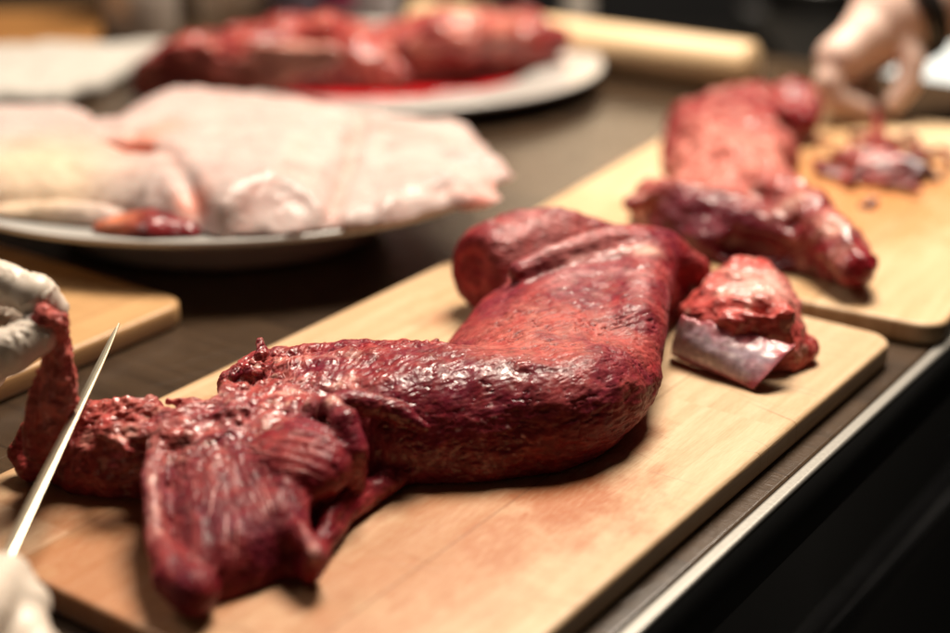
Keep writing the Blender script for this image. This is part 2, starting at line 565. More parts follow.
def slab(name, a0, a1, b0, b1, z0, z1, mat, bev=0.002, seg=2, r=0.0, rs=8, parent=None, yaw=None, origin=None):
    """bevelled slab with rounded corners; local X runs along it"""
    L_, W_ = a1 - a0, b1 - b0
    bm = bmesh.new()
    vs = []
    if r > 0:
        for cx, cy, t0 in ((L_ / 2 - r, W_ / 2 - r, 0), (-L_ / 2 + r, W_ / 2 - r, 90), (-L_ / 2 + r, -W_ / 2 + r, 180), (L_ / 2 - r, -W_ / 2 + r, 270)):
            for i in range(rs + 1):
                t = R(t0 + 90 * i / rs)
                vs.append(bm.verts.new((cx + r * math.cos(t), cy + r * math.sin(t), 0)))
    else:
        vs = [bm.verts.new(p) for p in ((L_ / 2, W_ / 2, 0), (-L_ / 2, W_ / 2, 0), (-L_ / 2, -W_ / 2, 0), (L_ / 2, -W_ / 2, 0))]
    f = bm.faces.new(vs)
    ex = bmesh.ops.extrude_face_region(bm, geom=[f])
    bmesh.ops.translate(bm, verts=[v for v in ex['geom'] if isinstance(v, bmesh.types.BMVert)], vec=(0, 0, z1 - z0))
    bmesh.ops.recalc_face_normals(bm, faces=bm.faces)
    es = [e for e in bm.edges if abs(e.verts[0].co.z - e.verts[1].co.z) < 1e-6]
    bmesh.ops.bevel(bm, geom=es, offset=bev, segments=seg, affect='EDGES', profile=0.5)
    o = bm_obj(name, bm, mat, parent, smooth=False)
    for p in o.data.polygons:
        p.use_smooth = abs(p.normal.z) < 0.99
    c = ab((a0 + a1) / 2, (b0 + b1) / 2, z0) if origin is None else np.array(origin)
    o.location = c if parent is None else c - np.array(parent.location)
    o.rotation_euler.z = YAW if yaw is None else yaw
    return o


EDGE_B = -0.2615
cc = ab((-0.6 + 1.46) / 2, (-2.6 + EDGE_B) / 2, -0.04)
ctop = slab('countertop', 0, 2.6 + EDGE_B, 0, 2.06, -0.04, 0.0, M_counter, 0.0015, origin=cc, yaw=YAW - math.pi / 2)
tag(ctop, 'dark brown wood grained kitchen counter under the boards and plates', 'counter', kind='structure')
# bright metal strip let into the front edge
strip = slab('edge_strip', -0.6, 1.46, EDGE_B + 0.0005, EDGE_B + 0.0075, -0.004, 0.0002, M_edge, 0.0016, 4, parent=None)
band = slab('shade_band', -0.6, 1.46, EDGE_B + 0.0005, EDGE_B + 0.006, 0, 0.036, M_black, 0.001, 1)  # black band added over the wood side, which lies in shade
for o_, dx, z_ in ((strip, 0.0042, 0.0362), (band, 0.0036, 0.0)):      # along the front edge: the counter's +X side
    o_.parent = ctop
    o_.rotation_euler = (0, 0, math.pi / 2)
    o_.location = ((2.6 + EDGE_B) / 2 + dx, 0, z_)
cab = slab('cabinet_front', -0.6, 1.43, -1.2, EDGE_B - 0.03, -0.88, -0.0405, M_black, 0.002)
tag(cab, 'black cabinet front below the counter edge', 'cabinet', kind='structure')


def plane(name, pts, mat, label, cat):
    bm = bmesh.new(); bm.faces.new([bm.verts.new(p) for p in pts])
    o = bm_obj(name, bm, mat, smooth=False)
    return tag(o, label, cat, kind='structure')


plane('floor', [(-5, -3, -0.9), (6, -3, -0.9), (6, 6, -0.9), (-5, 6, -0.9)], M_floor, 'black shadowed floor below the counter', 'floor')
plane('wall', [(-5, 3.6, -0.9), (6, 3.6, -0.9), (6, 3.6, 2.5), (-5, 3.6, 2.5)], M_wall, 'dark wall far behind the counter', 'wall')

# dull grey rail on the cabinet front, only a streak in the dark
rail = slab('rail', 0.55, 1.35, EDGE_B - 0.0295, EDGE_B - 0.0135, -0.185, -0.150, simple('rail_grey', (0.10, 0.10, 0.105), 0.45, var=0.3, bscale=40), 0.006, 3)
tag(rail, 'dull grey rail fixed on the black cabinet front below the counter', 'rail')

# ------------------------------------------------------------------ cutting boards


def board(name, corner_a, corner_b, L_, W_, mat, label, yaw=None, centre=None, r=0.016):
    if centre is None:
        o = slab(name, corner_a, corner_a + L_, corner_b, corner_b + W_, 0.0006, T, mat, 0.0028, 3, r)
    else:
        o = slab(name, 0, L_, 0, W_, 0.0006, T, mat, 0.0028, 3, r, origin=centre, yaw=yaw)
    return tag(o, label, 'cutting board', 'cutting boards on the counter')


def to_local(p, c, yaw):
    x, y = p[0] - c[0], p[1] - c[1]
    return x * math.cos(yaw) + y * math.sin(yaw), -x * math.sin(yaw) + y * math.cos(yaw)


FA0, FA1, FB0, FB1 = 0.343, 0.794, -0.553, -0.272
fc = ab((FA0 + FA1) / 2, (FB0 + FB1) / 2)


def stain_or_shade(u, v, rx, ry, s, c=fc, yaw=YAW):
    x, y = to_local(P(u, v), c, yaw)
    return (x, y, rx, ry, s)


front_stains_shade = [stain_or_shade(560, 500, 0.065, 0.042, 0.92), stain_or_shade(500, 535, 0.055, 0.038, 0.75), stain_or_shade(610, 450, 0.045, 0.020, 0.9), stain_or_shade(140, 560, .18, .11, .65), stain_or_shade(400, 560, .14, .07, .6),  # the broad lower-left patches paint shade as well as juice
                stain_or_shade(380, 520, 0.05, 0.010, 0.55), stain_or_shade(290, 580, 0.05, 0.012, 0.5), stain_or_shade(120, 530, 0.05, 0.03, 0.45),
                stain_or_shade(435, 320, 0.02, 0.010, 0.5), stain_or_shade(690, 365, 0.012, 0.008, 0.6), stain_or_shade(655, 470, 0.012, 0.006, 0.5),
                stain_or_shade(200, 610, 0.06, 0.02, 0.4), stain_or_shade(30, 490, 0.03, 0.012, 0.4)]
M_front = wood('pale_beech', (0.66, 0.50, 0.335), (0.38, 0.235, 0.115), staves=4, width=0.281, stains=front_stains_shade,
               stain_col=(0.31, 0.095, 0.030), seed=11, rough=0.42)
board('cutting_board', FA0, FB0, FA1 - FA0, FB1 - FB0, M_front, 'pale wooden cutting board in front under the large raw cut, reddish juice stains')

B2Y = math.atan2(0.86, 0.51)
c2 = np.array([0.266, 0.817]) + 0.225 * np.array([0.51, 0.86]) + 0.152 * np.array([-0.86, 0.51])
b2s = [stain_or_shade(880, 190, 0.13, 0.11, 0.75, c2, B2Y), stain_or_shade(880, 165, 0.06, 0.05, 0.8, c2, B2Y), stain_or_shade(850, 215, 0.05, 0.03, 0.5, c2, B2Y), stain_or_shade(910, 230, 0.035, 0.02, 0.7, c2, B2Y),
       stain_or_shade(820, 180, 0.05, 0.05, 0.4, c2, B2Y), stain_or_shade(690, 230, 0.05, 0.03, 0.4, c2, B2Y)]
M_b2 = wood('stained_beech', (0.62, 0.45, 0.275), (0.38, 0.225, 0.10), staves=4, width=0.304, stains=b2s, stain_col=(0.44, 0.15, 0.03), seed=23)
board('cutting_board', 0, 0, 0.45, 0.304, M_b2, 'stained wooden cutting board at the back right under the smaller raw cut', yaw=B2Y, centre=(c2[0], c2[1], 0.0006))

c3 = P(190, 300)[:2] - 0.20 * AX - 0.15 * BX
M_b3 = wood('brown_beech', (0.52, 0.32, 0.15), (0.36, 0.20, 0.085), staves=5, width=0.3, seed=31, rough=0.4)
board('cutting_board', 0, 0, 0.40, 0.30, M_b3, 'bare brown wooden cutting board at the left behind the gloved hand', yaw=YAW, centre=(c3[0], c3[1], 0.0006))

# ------------------------------------------------------------------ plates


def lathe(bm, prof, c=(0, 0, 0), seg=72, sx=1, sy=1):
    rings = []
    for r, z in prof:
        if r < 1e-6:
            rings.append([bm.verts.new((c[0], c[1], c[2] + z))])
        else:
            rings.append([bm.verts.new((c[0] + sx * r * math.cos(2 * math.pi * i / seg), c[1] + sy * r * math.sin(2 * math.pi * i / seg), c[2] + z)) for i in range(seg)])
    for a, b in zip(rings[:-1], rings[1:]):
        for i in range(seg):
            j = (i + 1) % seg
            if len(a) == 1 and len(b) == 1:
                continue
            if len(a) == 1:
                bm.faces.new((a[0], b[i], b[j]))
            elif len(b) == 1:
                bm.faces.new((a[i], b[0], a[j]))
            else:
                bm.faces.new((a[i], b[i], b[j], a[j]))


M_china = simple('white_china', (0.46, 0.44, 0.41), 0.22, var=0.03, bscale=20, coat=0.2)


def plate(r, rim, loc, label, sy):
    bm = bmesh.new()
    w_ = r * 0.72
    lathe(bm, [(0, 0.004), (r * .50, 0.004), (r * .50, 0.0), (r * .54, 0.0), (r * .58, 0.004), (r * .66, rim * .55), (r * .72, rim * .78), (r * 0.985, rim - 0.004), (r, rim - 0.0015),
               (r * 0.994, rim + 0.001), (r * 0.97, rim), (r * 0.73, rim * .82 + 0.002), (r * .69, rim * .62 + 0.002), (r * .60, 0.0105), (r * .52, 0.009), (0, 0.009)], seg=96, sy=sy)
    o = bm_obj('plate', bm, M_china, loc=loc)
    return tag(o, label, 'plate', 'white china plates')


P1 = np.array([-0.176, 1.031]); R1, Z1, SY1 = 0.194, 0.044, 0.80
P2 = np.array([-0.100, 1.458]); R2, Z2, SY2 = 0.222, 0.022, 0.85
plate(R1, Z1, (P1[0], P1[1], 0.0006), 'white oval plate under the pale pink fatty meat', SY1)
plate(R2, Z2, (P2[0], P2[1], 0.0006), 'white oval plate under the dark red meat with blood pool', SY2)
#MEAT
# ------------------------------------------------------------------ meat
M_flesh = flesh('raw_red_flesh')
M_soft = flesh('raw_red_flesh_plain', sss=0.12, coat=0.3, grain=0.25, gscale=500)
M_pale = flesh('pale_fatty_flesh', sss=0.25, coat=0.0, grain=0.12, gscale=400, base_rough=0.55, mott=0.05)

RED = np.array([0.25, 0.012, 0.019]); DARK = np.array([0.090, 0.005, 0.010]); PURP = np.array([0.135, 0.013, 0.030])
PINK = np.array([0.50, 0.140, 0.115]); SALM = np.array([0.38, 0.115, 0.092]); FAT = np.array([0.66, 0.42, 0.33])
MEMB = np.array([0.46, 0.27, 0.27])


def near(V, p, r):
    return np.exp(-((V - p) ** 2).sum(1) / (2 * r * r))


def dline(V, pts):
    best = None
    for a, b in zip(pts[:-1], pts[1:]):
        e = b - a
        t = np.clip((V - a) @ e / (e @ e), 0, 1)
        d = ((V - a - t[:, None] * e) ** 2).sum(1)
        best = d if best is None else np.minimum(best, d)
    return np.sqrt(best)


def along(V, pts, r):
    return np.exp(-(dline(V, pts) / r) ** 2 / 2)


def mixc(C, col, m):
    m = np.clip(m, 0, 1)[:, None]
    return C * (1 - m) + np.asarray(col) * m


def PP(*uvh):
    return np.array([P(*q) for q in uvh])


def A(u0, v0, u1, v1, h0, h1, sig):
    a, b = P(u0, v0, h0), P(u1, v1, h1)
    return ((a + b) / 2, b - a, sig)


Q = 0.00068
# ---- the large cut in front
S = Sculpt((-0.30, 0.47, 0.010), (0.17, 0.86, 0.105), Q)
zb = T
# back roll with the dark cut face
S.tube(PP((498, 268, .027), (555, 250, .029), (615, 252, .026)), [.0275, .031, .024], .006)
cutn = np.array([-.74, -.62, .16]); cutn /= np.linalg.norm(cutn)
S.ell(P(498, 268, .027) + cutn * .031, (.013, .036, .036), axis=cutn, k=.007, op='sub')
# big muscle
S.pillow(PP((648, 365, .014), (632, 410, .01), (602, 440, .008), (545, 458, .008), (490, 464, .01), (440, 440, .02), (425, 372, .030), (446, 326, .03),
            (470, 297, .03), (505, 272, .032), (545, 252, .034), (595, 240, .036), (640, 238, .036), (682, 256, .03), (694, 278, .022), (668, 312, .016), (655, 340, .014)),
         [P(560, 380, .047), P(480, 340, .043), P(640, 270, .052)], zb + .014, .052, .006)
S.ell(P(580, 398, .024), (.042, .026, .024), axis=P(620, 380, .02) - P(520, 420, .02), k=.010)
# lip of the big muscle running up to the top right corner
S.tube(PP((520, 272, .046), (570, 252, .050), (620, 240, .050), (662, 244, .044), (692, 268, .030)), [.006, .008, .009, .009, .008], .006)
S.tube(PP((672, 250, .040), (694, 268, .030), (706, 284, .018), (712, 294, .008)), [.006, .007, .007, .006], .006)
S.tube(PP((652, 262, .040), (636, 330, .034), (632, 378, .022)), [.012, .015, .012], .016)
# tail, from the big muscle to the left
S.pillow(PP((372, 478, .006), (405, 476, .006), (440, 470, .008), (500, 464, .008), (560, 450, .012), (590, 410, .025), (540, 366, .036), (480, 354, .034), (430, 349, .034), (385, 349, .035), (345, 352, .035),
            (300, 358, .035), (265, 362, .034), (242, 374, .032), (240, 395, .028), (255, 440, .026), (330, 472, .006)),
         [P(450, 400, .045), P(300, 385, .043), P(380, 440, .040)], zb + .010, .028, .012)
S.tube(PP((318, 412, .042), (350, 404, .042), (395, 412, .037), (425, 428, .030)), [.0025, .004, .004, .0025], .003)
S.tube(PP((430, 452, .010), (470, 463, .005), (520, 464, .004), (560, 456, .004), (600, 440, .004)), [.003, .004, .0045, .004, .003], .004)
# folds where the tail turns over
S.tube(PP((312, 404, .044), (345, 400, .044), (380, 404, .041), (404, 412, .036)), [.003, .0045, .0045, .003], .005)
S.tube(PP((330, 404, .046), (346, 422, .042), (353, 450, .032), (350, 482, .014)), [.004, .006, .007, .007], .005)
# front flap hanging down to the board
S.pillow(PP((150, 484, .010), (148, 440, .024), (180, 415, .03), (235, 396, .03), (300, 398, .03), (338, 412, .03), (350, 440, .02), (346, 486, .006),
            (334, 515, .004), (322, 548, .004), (312, 571, .004), (285, 572, .004), (232, 592, .004), (196, 601, .004), (178, 592, .004), (160, 562, .005)),
         [P(170, 425, .038), P(310, 420, .040), P(240, 560, .020)], zb + .004, .018, .005)
S.tube(PP((162, 424, .036), (152, 480, .029), (157, 540, .019), (172, 578, .014), (193, 590, .012)), [.0045, .0045, .0045, .008, .0100], .006)
S.ell(P(194, 590, .011), (.0105, .010, .010), k=.002)
S.tube(PP((300, 530, .022), (317, 556, .016), (312, 570, .008)), [.003, .0055, .0055], .010)
# ribbed muscle set back between the ridges
S.ell(P(300, 464, .027), (.022, .024, .015), axis=P(330, 440, .03) - P(290, 500, .02), k=.003)
S.ell(P(328, 519, .014), (.012, .010, .009), axis=P(340, 500, .01) - P(318, 535, .01), k=.003, op='sub')
S.tube(PP((262, 424, .048), (262, 450, .045), (278, 492, .038)), [.003, .004, .003], .003, op='sub')
S.tube(PP((288, 430, .048), (316, 424, .048), (336, 440, .042)), [.003, .0035, .003], .003, op='sub')
# thin strip lying on the board
S.tube(PP((425, 462, .006), (392, 480, .006), (366, 494, .0065), (345, 512, .0065), (332, 532, .006), (316, 552, .006)), [.005, .005, .0065, .0055, .005, .0045], .003)
S.tube(PP((352, 492, .010), (330, 516, .012), (322, 540, .008)), [.004, .004, .003], .002)
# left piece and the strip being pulled up
S.pillow(PP((152, 488, .006), (110, 492, .005), (66, 488, .005), (46, 474, .005), (24, 470, .004), (30, 445, .012), (56, 416, .022), (90, 408, .026), (130, 408, .028),
            (172, 410, .028), (200, 430, .03), (190, 470, .02)), [P(100, 425, .033), P(60, 440, .026), P(165, 430, .038)], zb + .008, .018, .005)
S.tube(PP((50, 462, .012), (48, 436, .028), (50, 408, .042), (52, 380, .055), (53, 352, .068), (50, 330, .079), (44, 320, .084)),
       [.0105, .0098, .0080, .0066, .0060, .0064, .0056], .004, flat=((0.35, 0.9, 0.15), 2.6))
S.tube(PP((60, 440, .026), (66, 408, .042), (68, 380, .056), (60, 345, .071), (58, 322, .083)), [.0045, .0035, .0042, .0036, .0042], .002)
S.tube(PP((56, 322, .084), (44, 318, .086), (40, 330, .080)), [.0045, .005, .004], .002)
S.ell(P(67, 384, .054), (.0045, .004, .006), k=.002)
S.ell(P(58, 345, .071), (.005, .004, .007), k=.002)
S.tube(PP((36, 450, .020), (34, 425, .034), (36, 400, .046), (40, 372, .058)), [.006, .0045, .003, .0025], .003)
S.tube(PP((30, 466, .008), (22, 452, .012), (30, 430, .022)), [.007, .006, .005], .004)
S.tube(PP((234, 384, .024), (262, 371, .028), (300, 366, .031), (345, 360, .033), (400, 356, .033)), [.008, .010, .010, .010, .008], .006)
# torn shreds along the top edge and over the left piece
rr = np.random.default_rng(8)
for k in range(40):
    t = rr.random()
    u = 236 + t * 205; v = np.interp(u, [236, 262, 300, 345, 380, 440], [374, 357, 356, 351, 348, 346]) + rr.normal(2, 4)
    p = P(u, v + 4, .034); r = rr.uniform(.0016, .0044)
    d = rr.normal(0, 1, 3) * r * 1.5; d[2] *= .3
    S.tube([p - d, p + rr.normal(0, 1, 3) * r * .5, p + d], [r * .5, r, r * .6], .003)
for k in range(34):
    u = rr.uniform(95, 240); v = np.interp(u, [95, 170, 240], [415, 412, 385]) + rr.uniform(0, 30)
    p = P(u, v, np.interp(u, [95, 240], [.032, .040])); r = rr.uniform(.002, .0045)
    d = rr.normal(0, 1, 3) * r * 2.0; d[2] *= .3
    S.tube([p - d, p + d], [r * .8, r * .5], .0025)
for k in range(16):
    u = rr.uniform(232, 300); v = rr.uniform(352, 392)
    p = P(u, v, .041); r = rr.uniform(.002, .0038)
    S.tube([p, p + rr.normal(0, 1, 3) * r], [r, r * .6], .002)
S.roughen(.0007, .016, 2)
S.floor(zb + .0004)
V, Fc = S.mesh(); del S
V = relax(V, Fc, 2)
N = normals(V, Fc)

anch = [A(470, 350, 640, 300, .045, .05, .030), A(500, 440, 640, 375, .02, .02, .024), A(560, 280, 660, 262, .05, .05, .022), A(340, 420, 450, 378, .045, .045, .022),
        A(430, 440, 520, 420, .03, .03, .022), A(280, 400, 330, 360, .04, .04, .018), A(195, 440, 225, 580, .04, .018, .020), A(285, 560, 310, 590, .012, .01, .012),
        A(270, 450, 340, 460, .03, .03, .012), A(160, 430, 155, 560, .03, .015, .010), A(380, 410, 388, 470, .04, .012, .012), A(60, 440, 170, 425, .03, .03, .026),
        A(52, 440, 52, 330, .03, .08, .020), A(500, 250, 610, 250, .04, .04, .020), A(390, 485, 320, 550, .006, .006, .014), A(350, 410, 345, 480, .04, .01, .01)]
fib = fibre(V, anch, .022, .0017, 1.0)
fibL = fibre(V, anch, .034, .0052, 5.0)
lump = fbm(V, .011, 3, 1)
line = sstep(.90, .995, 1 - np.abs(fibre(V, anch, .036, .0036, 17, 2))) * sstep(-.25, .25, fbm(V, .016, 2, 18))
line2 = sstep(.88, .99, 1 - np.abs(fibre(V, anch, .020, .0016, 27, 1)))
flake = sum(sstep(t_, t_ + .035, fibre(V, anch, .018, .007, 37 + 5 * i_, 3)) for i_, t_ in enumerate((.05, .22, .0)))
fine = fbm(V, .0032, 2, 4)
crack = 1 - np.abs(fibre(V, [anch[0], anch[2]], .013, .0048, 9, 3) + .25 * fbm(V, .006, 2, 14))
crack = sstep(.86, .99, crack) * sstep(-.1, .35, fbm(V, .014, 2, 15))

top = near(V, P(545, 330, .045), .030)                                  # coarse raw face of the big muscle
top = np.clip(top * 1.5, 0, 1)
side = np.clip(1.6 * near(V, P(590, 425, .015), .028), 0, 1) * sstep(.06, .035, V[:, 2])  # flank facing the camera; shade is painted into its colour below
torn = np.clip(1.3 * near(V, P(275, 380, .04), .026) + 1.2 * near(V, P(150, 425, .035), .030) + near(V, P(210, 410, .04), .02), 0, 1)
dark_tail = np.clip(1.4 * near(V, P(440, 410, .04), .026) + 1.3 * near(V, P(500, 425, .035), .026), 0, 1)
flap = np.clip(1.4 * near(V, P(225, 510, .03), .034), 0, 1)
upper = np.clip(1.3 * near(V, P(600, 275, .05), .024), 0, 1)
strand = near(V, P(52, 380, .055), .03)

calm = np.clip(1 - .7 * dark_tail - .55 * upper - .5 * flap, .2, 1)
disp = .00022 * fib * (1 - .5 * top) + .00030 * fibL * (1 - .4 * top) * (1 - .5 * flap) + .0007 * lump * calm + .00008 * fine
disp += -.0006 * line * (1 - .5 * upper) - .00015 * line2 + .00012 * (flake - 1.2) * (1 - .6 * upper)
disp += top * (-.0009 * crack * (1 - upper) + .00025 * fbm(V, .0045, 2, 6))
disp += torn * (.0010 * fbm(V, .0075, 3, 12) + .0002 * fine)
disp += side * (.0007 * fibL)
disp += np.clip(1.5 * strand, 0, 1) * sstep(zb + .02, zb + .04, V[:, 2]) * (.0014 * fbm(V, .008, 3, 71) + .0007 * fbm(V, .003, 2, 72) + .0008 * fib)
ridge = along(V, PP((236, 380, .034), (265, 362, .038), (300, 358, .040), (345, 352, .042), (440, 350, .042)), .006)
disp += ridge * (.0026 * fbm(V, .0070, 3, 61) + .0010 * fbm(V, .003, 1, 62))
# the ribs across the set-back muscle
rib = np.clip(1.6 * near(V, P(302, 468, .032), .011), 0, 1)
ax_r = P(290, 500, .025) - P(318, 440, .035); ax_r /= np.linalg.norm(ax_r)
disp += rib * .00022 * np.sin((V @ ax_r) / .0055 * 2 * math.pi + 1.2 * lump)
# creases between the muscles
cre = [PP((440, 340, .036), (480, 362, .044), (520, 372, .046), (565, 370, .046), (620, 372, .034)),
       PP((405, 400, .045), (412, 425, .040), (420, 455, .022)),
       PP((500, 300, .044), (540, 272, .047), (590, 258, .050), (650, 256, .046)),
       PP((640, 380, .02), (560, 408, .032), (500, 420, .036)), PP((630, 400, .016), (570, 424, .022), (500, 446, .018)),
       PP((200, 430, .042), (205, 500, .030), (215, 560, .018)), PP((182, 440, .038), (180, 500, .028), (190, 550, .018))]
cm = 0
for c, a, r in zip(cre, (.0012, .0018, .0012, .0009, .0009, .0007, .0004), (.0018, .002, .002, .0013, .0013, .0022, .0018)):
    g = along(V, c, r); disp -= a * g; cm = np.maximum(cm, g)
# membranes lying over it: slight ridges
mem = [PP((312, 408, .050), (330, 398, .050), (352, 397, .050), (378, 402, .047)),
       PP((428, 392, .045), (448, 408, .043), (452, 424, .038), (470, 436, .034), (490, 440, .030)),
       PP((520, 285, .048), (555, 264, .050), (600, 250, .052), (645, 248, .050)),
       PP((545, 268, .050), (590, 268, .052), (630, 278, .052)),
       PP((490, 455, .016), (520, 450, .018), (550, 440, .024), (545, 425, .03)),
       PP((240, 432, .047), (262, 470, .042), (300, 524, .031), (318, 556, .018)),
       PP((158, 430, .036), (152, 480, .031), (157, 540, .021)),
       PP((195, 425, .042), (240, 412, .045), (300, 402, .046)), PP((275, 392, .044), (320, 385, .044), (350, 378, .044)),
       PP((48, 440, .03), (46, 400, .046), (44, 360, .064)), PP((56, 436, .03), (60, 405, .043), (55, 360, .066))]
mw = (.0022, .0008, .0018, .0016, .0007, .0022, .0020, .0030, .0022, .0018, .0014)
ms = (1.1, .75, .9, .6, .5, .85, .95, .85, .9, .6, .5)
mm = 0
for c, r, s_ in zip(mem, mw, ms):
    g = along(V, c, r) * s_ * np.clip(.75 + .8 * fbm(V, .006, 2, 21), 0, 1.2); disp += .0004 * g; mm = np.maximum(mm, g)
bot = sstep(zb + .0005, zb + .004, V[:, 2])
V2 = V + N * (disp * bot)[:, None]
V2[:, 2] = np.maximum(V2[:, 2], zb + .0003)

C = np.tile(RED, (len(V), 1))
C = mixc(C, DARK, .45 + .55 * lump)
C = mixc(C, PURP, .85 * np.clip(dark_tail, 0, 1) + .2 * fibL)
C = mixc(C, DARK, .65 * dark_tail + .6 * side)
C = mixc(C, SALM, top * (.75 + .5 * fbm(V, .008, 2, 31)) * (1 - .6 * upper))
C = mixc(C, PURP, .7 * upper)
C = mixc(C, PINK, torn * np.clip(.25 + .9 * fbm(V, .010, 3, 33), 0, .8))
C = mixc(C, FAT, torn * sstep(.30, .7, fbm(V, .009, 3, 35)) * .6)
C = mixc(C, DARK, flap * .85)  # dark muscle, darkened further in the colour where it is lit less
patch = fbm(V, .024, 2, 55); patch2 = fbm(V, .015, 3, 57)
C = mixc(C, np.array([.33, .055, .048]), .5 * sstep(.05, .55, patch) * (1 - .5 * flap) * (1 - .8 * dark_tail) * (1 - .6 * side))
C = mixc(C, PURP, .6 * sstep(.05, .5, -patch))
C = mixc(C, np.array([.44, .15, .15]), .45 * sstep(.2, .6, patch2) * np.clip(upper + .5 * torn, 0, 1))
C = mixc(C, MEMB, .28 * upper * sstep(-.3, .4, patch2))
C = mixc(C, DARK, .75 * line)
C = mixc(C, DARK, .35 * line2)
C = mixc(C, np.array([.40, .075, .065]), .16 * sstep(1.0, 2.5, flake))
C = mixc(C, PINK, .15 * sstep(.15, .6, fib))
C = mixc(C, DARK, .4 * sstep(.1, .6, -fib) * (1 - .4 * top))
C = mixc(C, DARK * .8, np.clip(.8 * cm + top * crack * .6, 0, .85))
kn_ = np.clip(near(V, P(647, 250, .052), .005) + .7 * near(V, P(470, 300, .046), .0) if False else near(V, P(647, 250, .052), .005), 0, 1)
C = mixc(C, FAT, kn_ * .8)
C = mixc(C, np.array([.52, .20, .18]), mm * .85)
C = mixc(C, FAT, mm ** 2 * .6)
# small pale flecks on the dark tail
fl = sstep(.55, .85, fbm(V, .0042, 2, 41)) * np.clip(near(V, P(500, 390, .044), .016) * 1.3 + dark_tail * .35, 0, 1)
C = mixc(C, MEMB, fl * .7)
# cut face of the back roll: dark ring with a lighter core
cf = np.clip(2.6 * near(V, P(498, 268, .027) + cutn * .018, .022), 0, 1) * sstep(.45, .8, N @ cutn)
C = mixc(C, np.array([.17, .006, .010]), cf * np.clip(.9 + .6 * fbm(V, .008, 3, 88), .4, 1))
C = mixc(C, np.array([.40, .05, .045]), np.exp(-((np.linalg.norm(V - P(498, 268, .027) - cutn * .018, axis=1) + .004 * fbm(V, .012, 2, 89) - .012) / .0025) ** 2) * .6 * cf)
C = mixc(C, np.array([.40, .16, .15]), np.clip(1.3 * near(V, P(555, 232, .056), .020), 0, .55))
C = mixc(C, np.array([.40, .09, .07]), strand * .5)
C = mixc(C, np.array([.55, .15, .12]), strand * sstep(zb + .03, zb + .05, V[:, 2]) * (.5 + .7 * fbm(V, .009, 3, 73)))  # paler pink paints light coming through the lifted strip
glo = .04 + .17 * dark_tail + .14 * torn + .10 * upper + .12 * np.clip(mm, 0, 1) - .04 * top
glo = glo * (.30 + 1.25 * sstep(-.1, .4, fbm(V, .0032, 2, 52))) * (1 - .55 * flap) * (1 - .85 * side) * (1 - .6 * rib) * (1 - .8 * cf)
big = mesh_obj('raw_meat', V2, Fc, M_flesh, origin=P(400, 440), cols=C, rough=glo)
tag(big, 'large raw dark red cut sprawled across the front board, torn at its left end', 'meat', 'raw red cuts on the boards')
from mathutils.bvhtree import BVHTree
bvh = BVHTree.FromPolygons([tuple(x) for x in V2], [tuple(int(i) for i in f) for f in Fc])
bm = bmesh.new()
rs = np.random.default_rng(77)
zones = [((150, 425), (45, 18), 26, .030), ((270, 385), (40, 16), 30, .034), ((235, 470), (40, 40), 16, .030), ((50, 400), (10, 30), 10, .03)]
for (zc, zs, n_, L_) in zones:
    for _ in range(n_):
        u, v = zc[0] + rs.normal() * zs[0] * .6, zc[1] + rs.normal() * zs[1] * .6
        o0 = EYE; d0 = ray(u, v); d0 /= np.linalg.norm(d0)
        hit = bvh.ray_cast(Vector(o0), Vector(d0))
        if hit[0] is None:
            continue
        p = np.array(hit[0]); best = min(anch, key=lambda a: ((p - a[0]) ** 2).sum())
        d = best[1] / np.linalg.norm(best[1]) + rs.normal(0, .22, 3); d /= np.linalg.norm(d)
        pts = []; n_st = int(rs.integers(5, 16)); r0 = rs.uniform(.00010, .00024)
        for k in range(n_st):
            q = bvh.find_nearest(Vector(p))
            pn = np.array(q[0]); nn = np.array(q[1])
            pts.append((pn + nn * (r0 * .5 + .0006 * max(0, rs.normal() - .8)), nn))
            d = d - nn * (d @ nn) + rs.normal(0, .07, 3); d /= np.linalg.norm(d)
            p = pn + d * L_ / 16
        rings = []
        for k, (c_, nn) in enumerate(pts):
            t_ = pts[min(k + 1, len(pts) - 1)][0] - pts[max(k - 1, 0)][0]; t_ /= np.linalg.norm(t_) + 1e-9
            b_ = np.cross(t_, nn); b_ /= np.linalg.norm(b_) + 1e-9
            rr0 = r0 * (1 - .75 * abs(2 * k / (len(pts) - 1) - 1) ** 2)
            rings.append([bm.verts.new(Vector(c_ + b_ * rr0 * 1.7 * math.cos(a) + nn * rr0 * math.sin(a) - P(400, 440))) for a in (0, 1.05, 2.09, 3.14, 4.19, 5.24)])
        for a, b in zip(rings[:-1], rings[1:]):
            for j in range(6):
                bm.faces.new((a[j], a[(j + 1) % 6], b[(j + 1) % 6], b[j]))
M_sinew = simple('sinew', (.44, .14, .13), .25, var=.4, bscale=150, coat=.3)
sn = bm_obj('sinew', bm, M_sinew, big)
sn['kind'] = 'stuff'
del V, V2, N, C, bvh

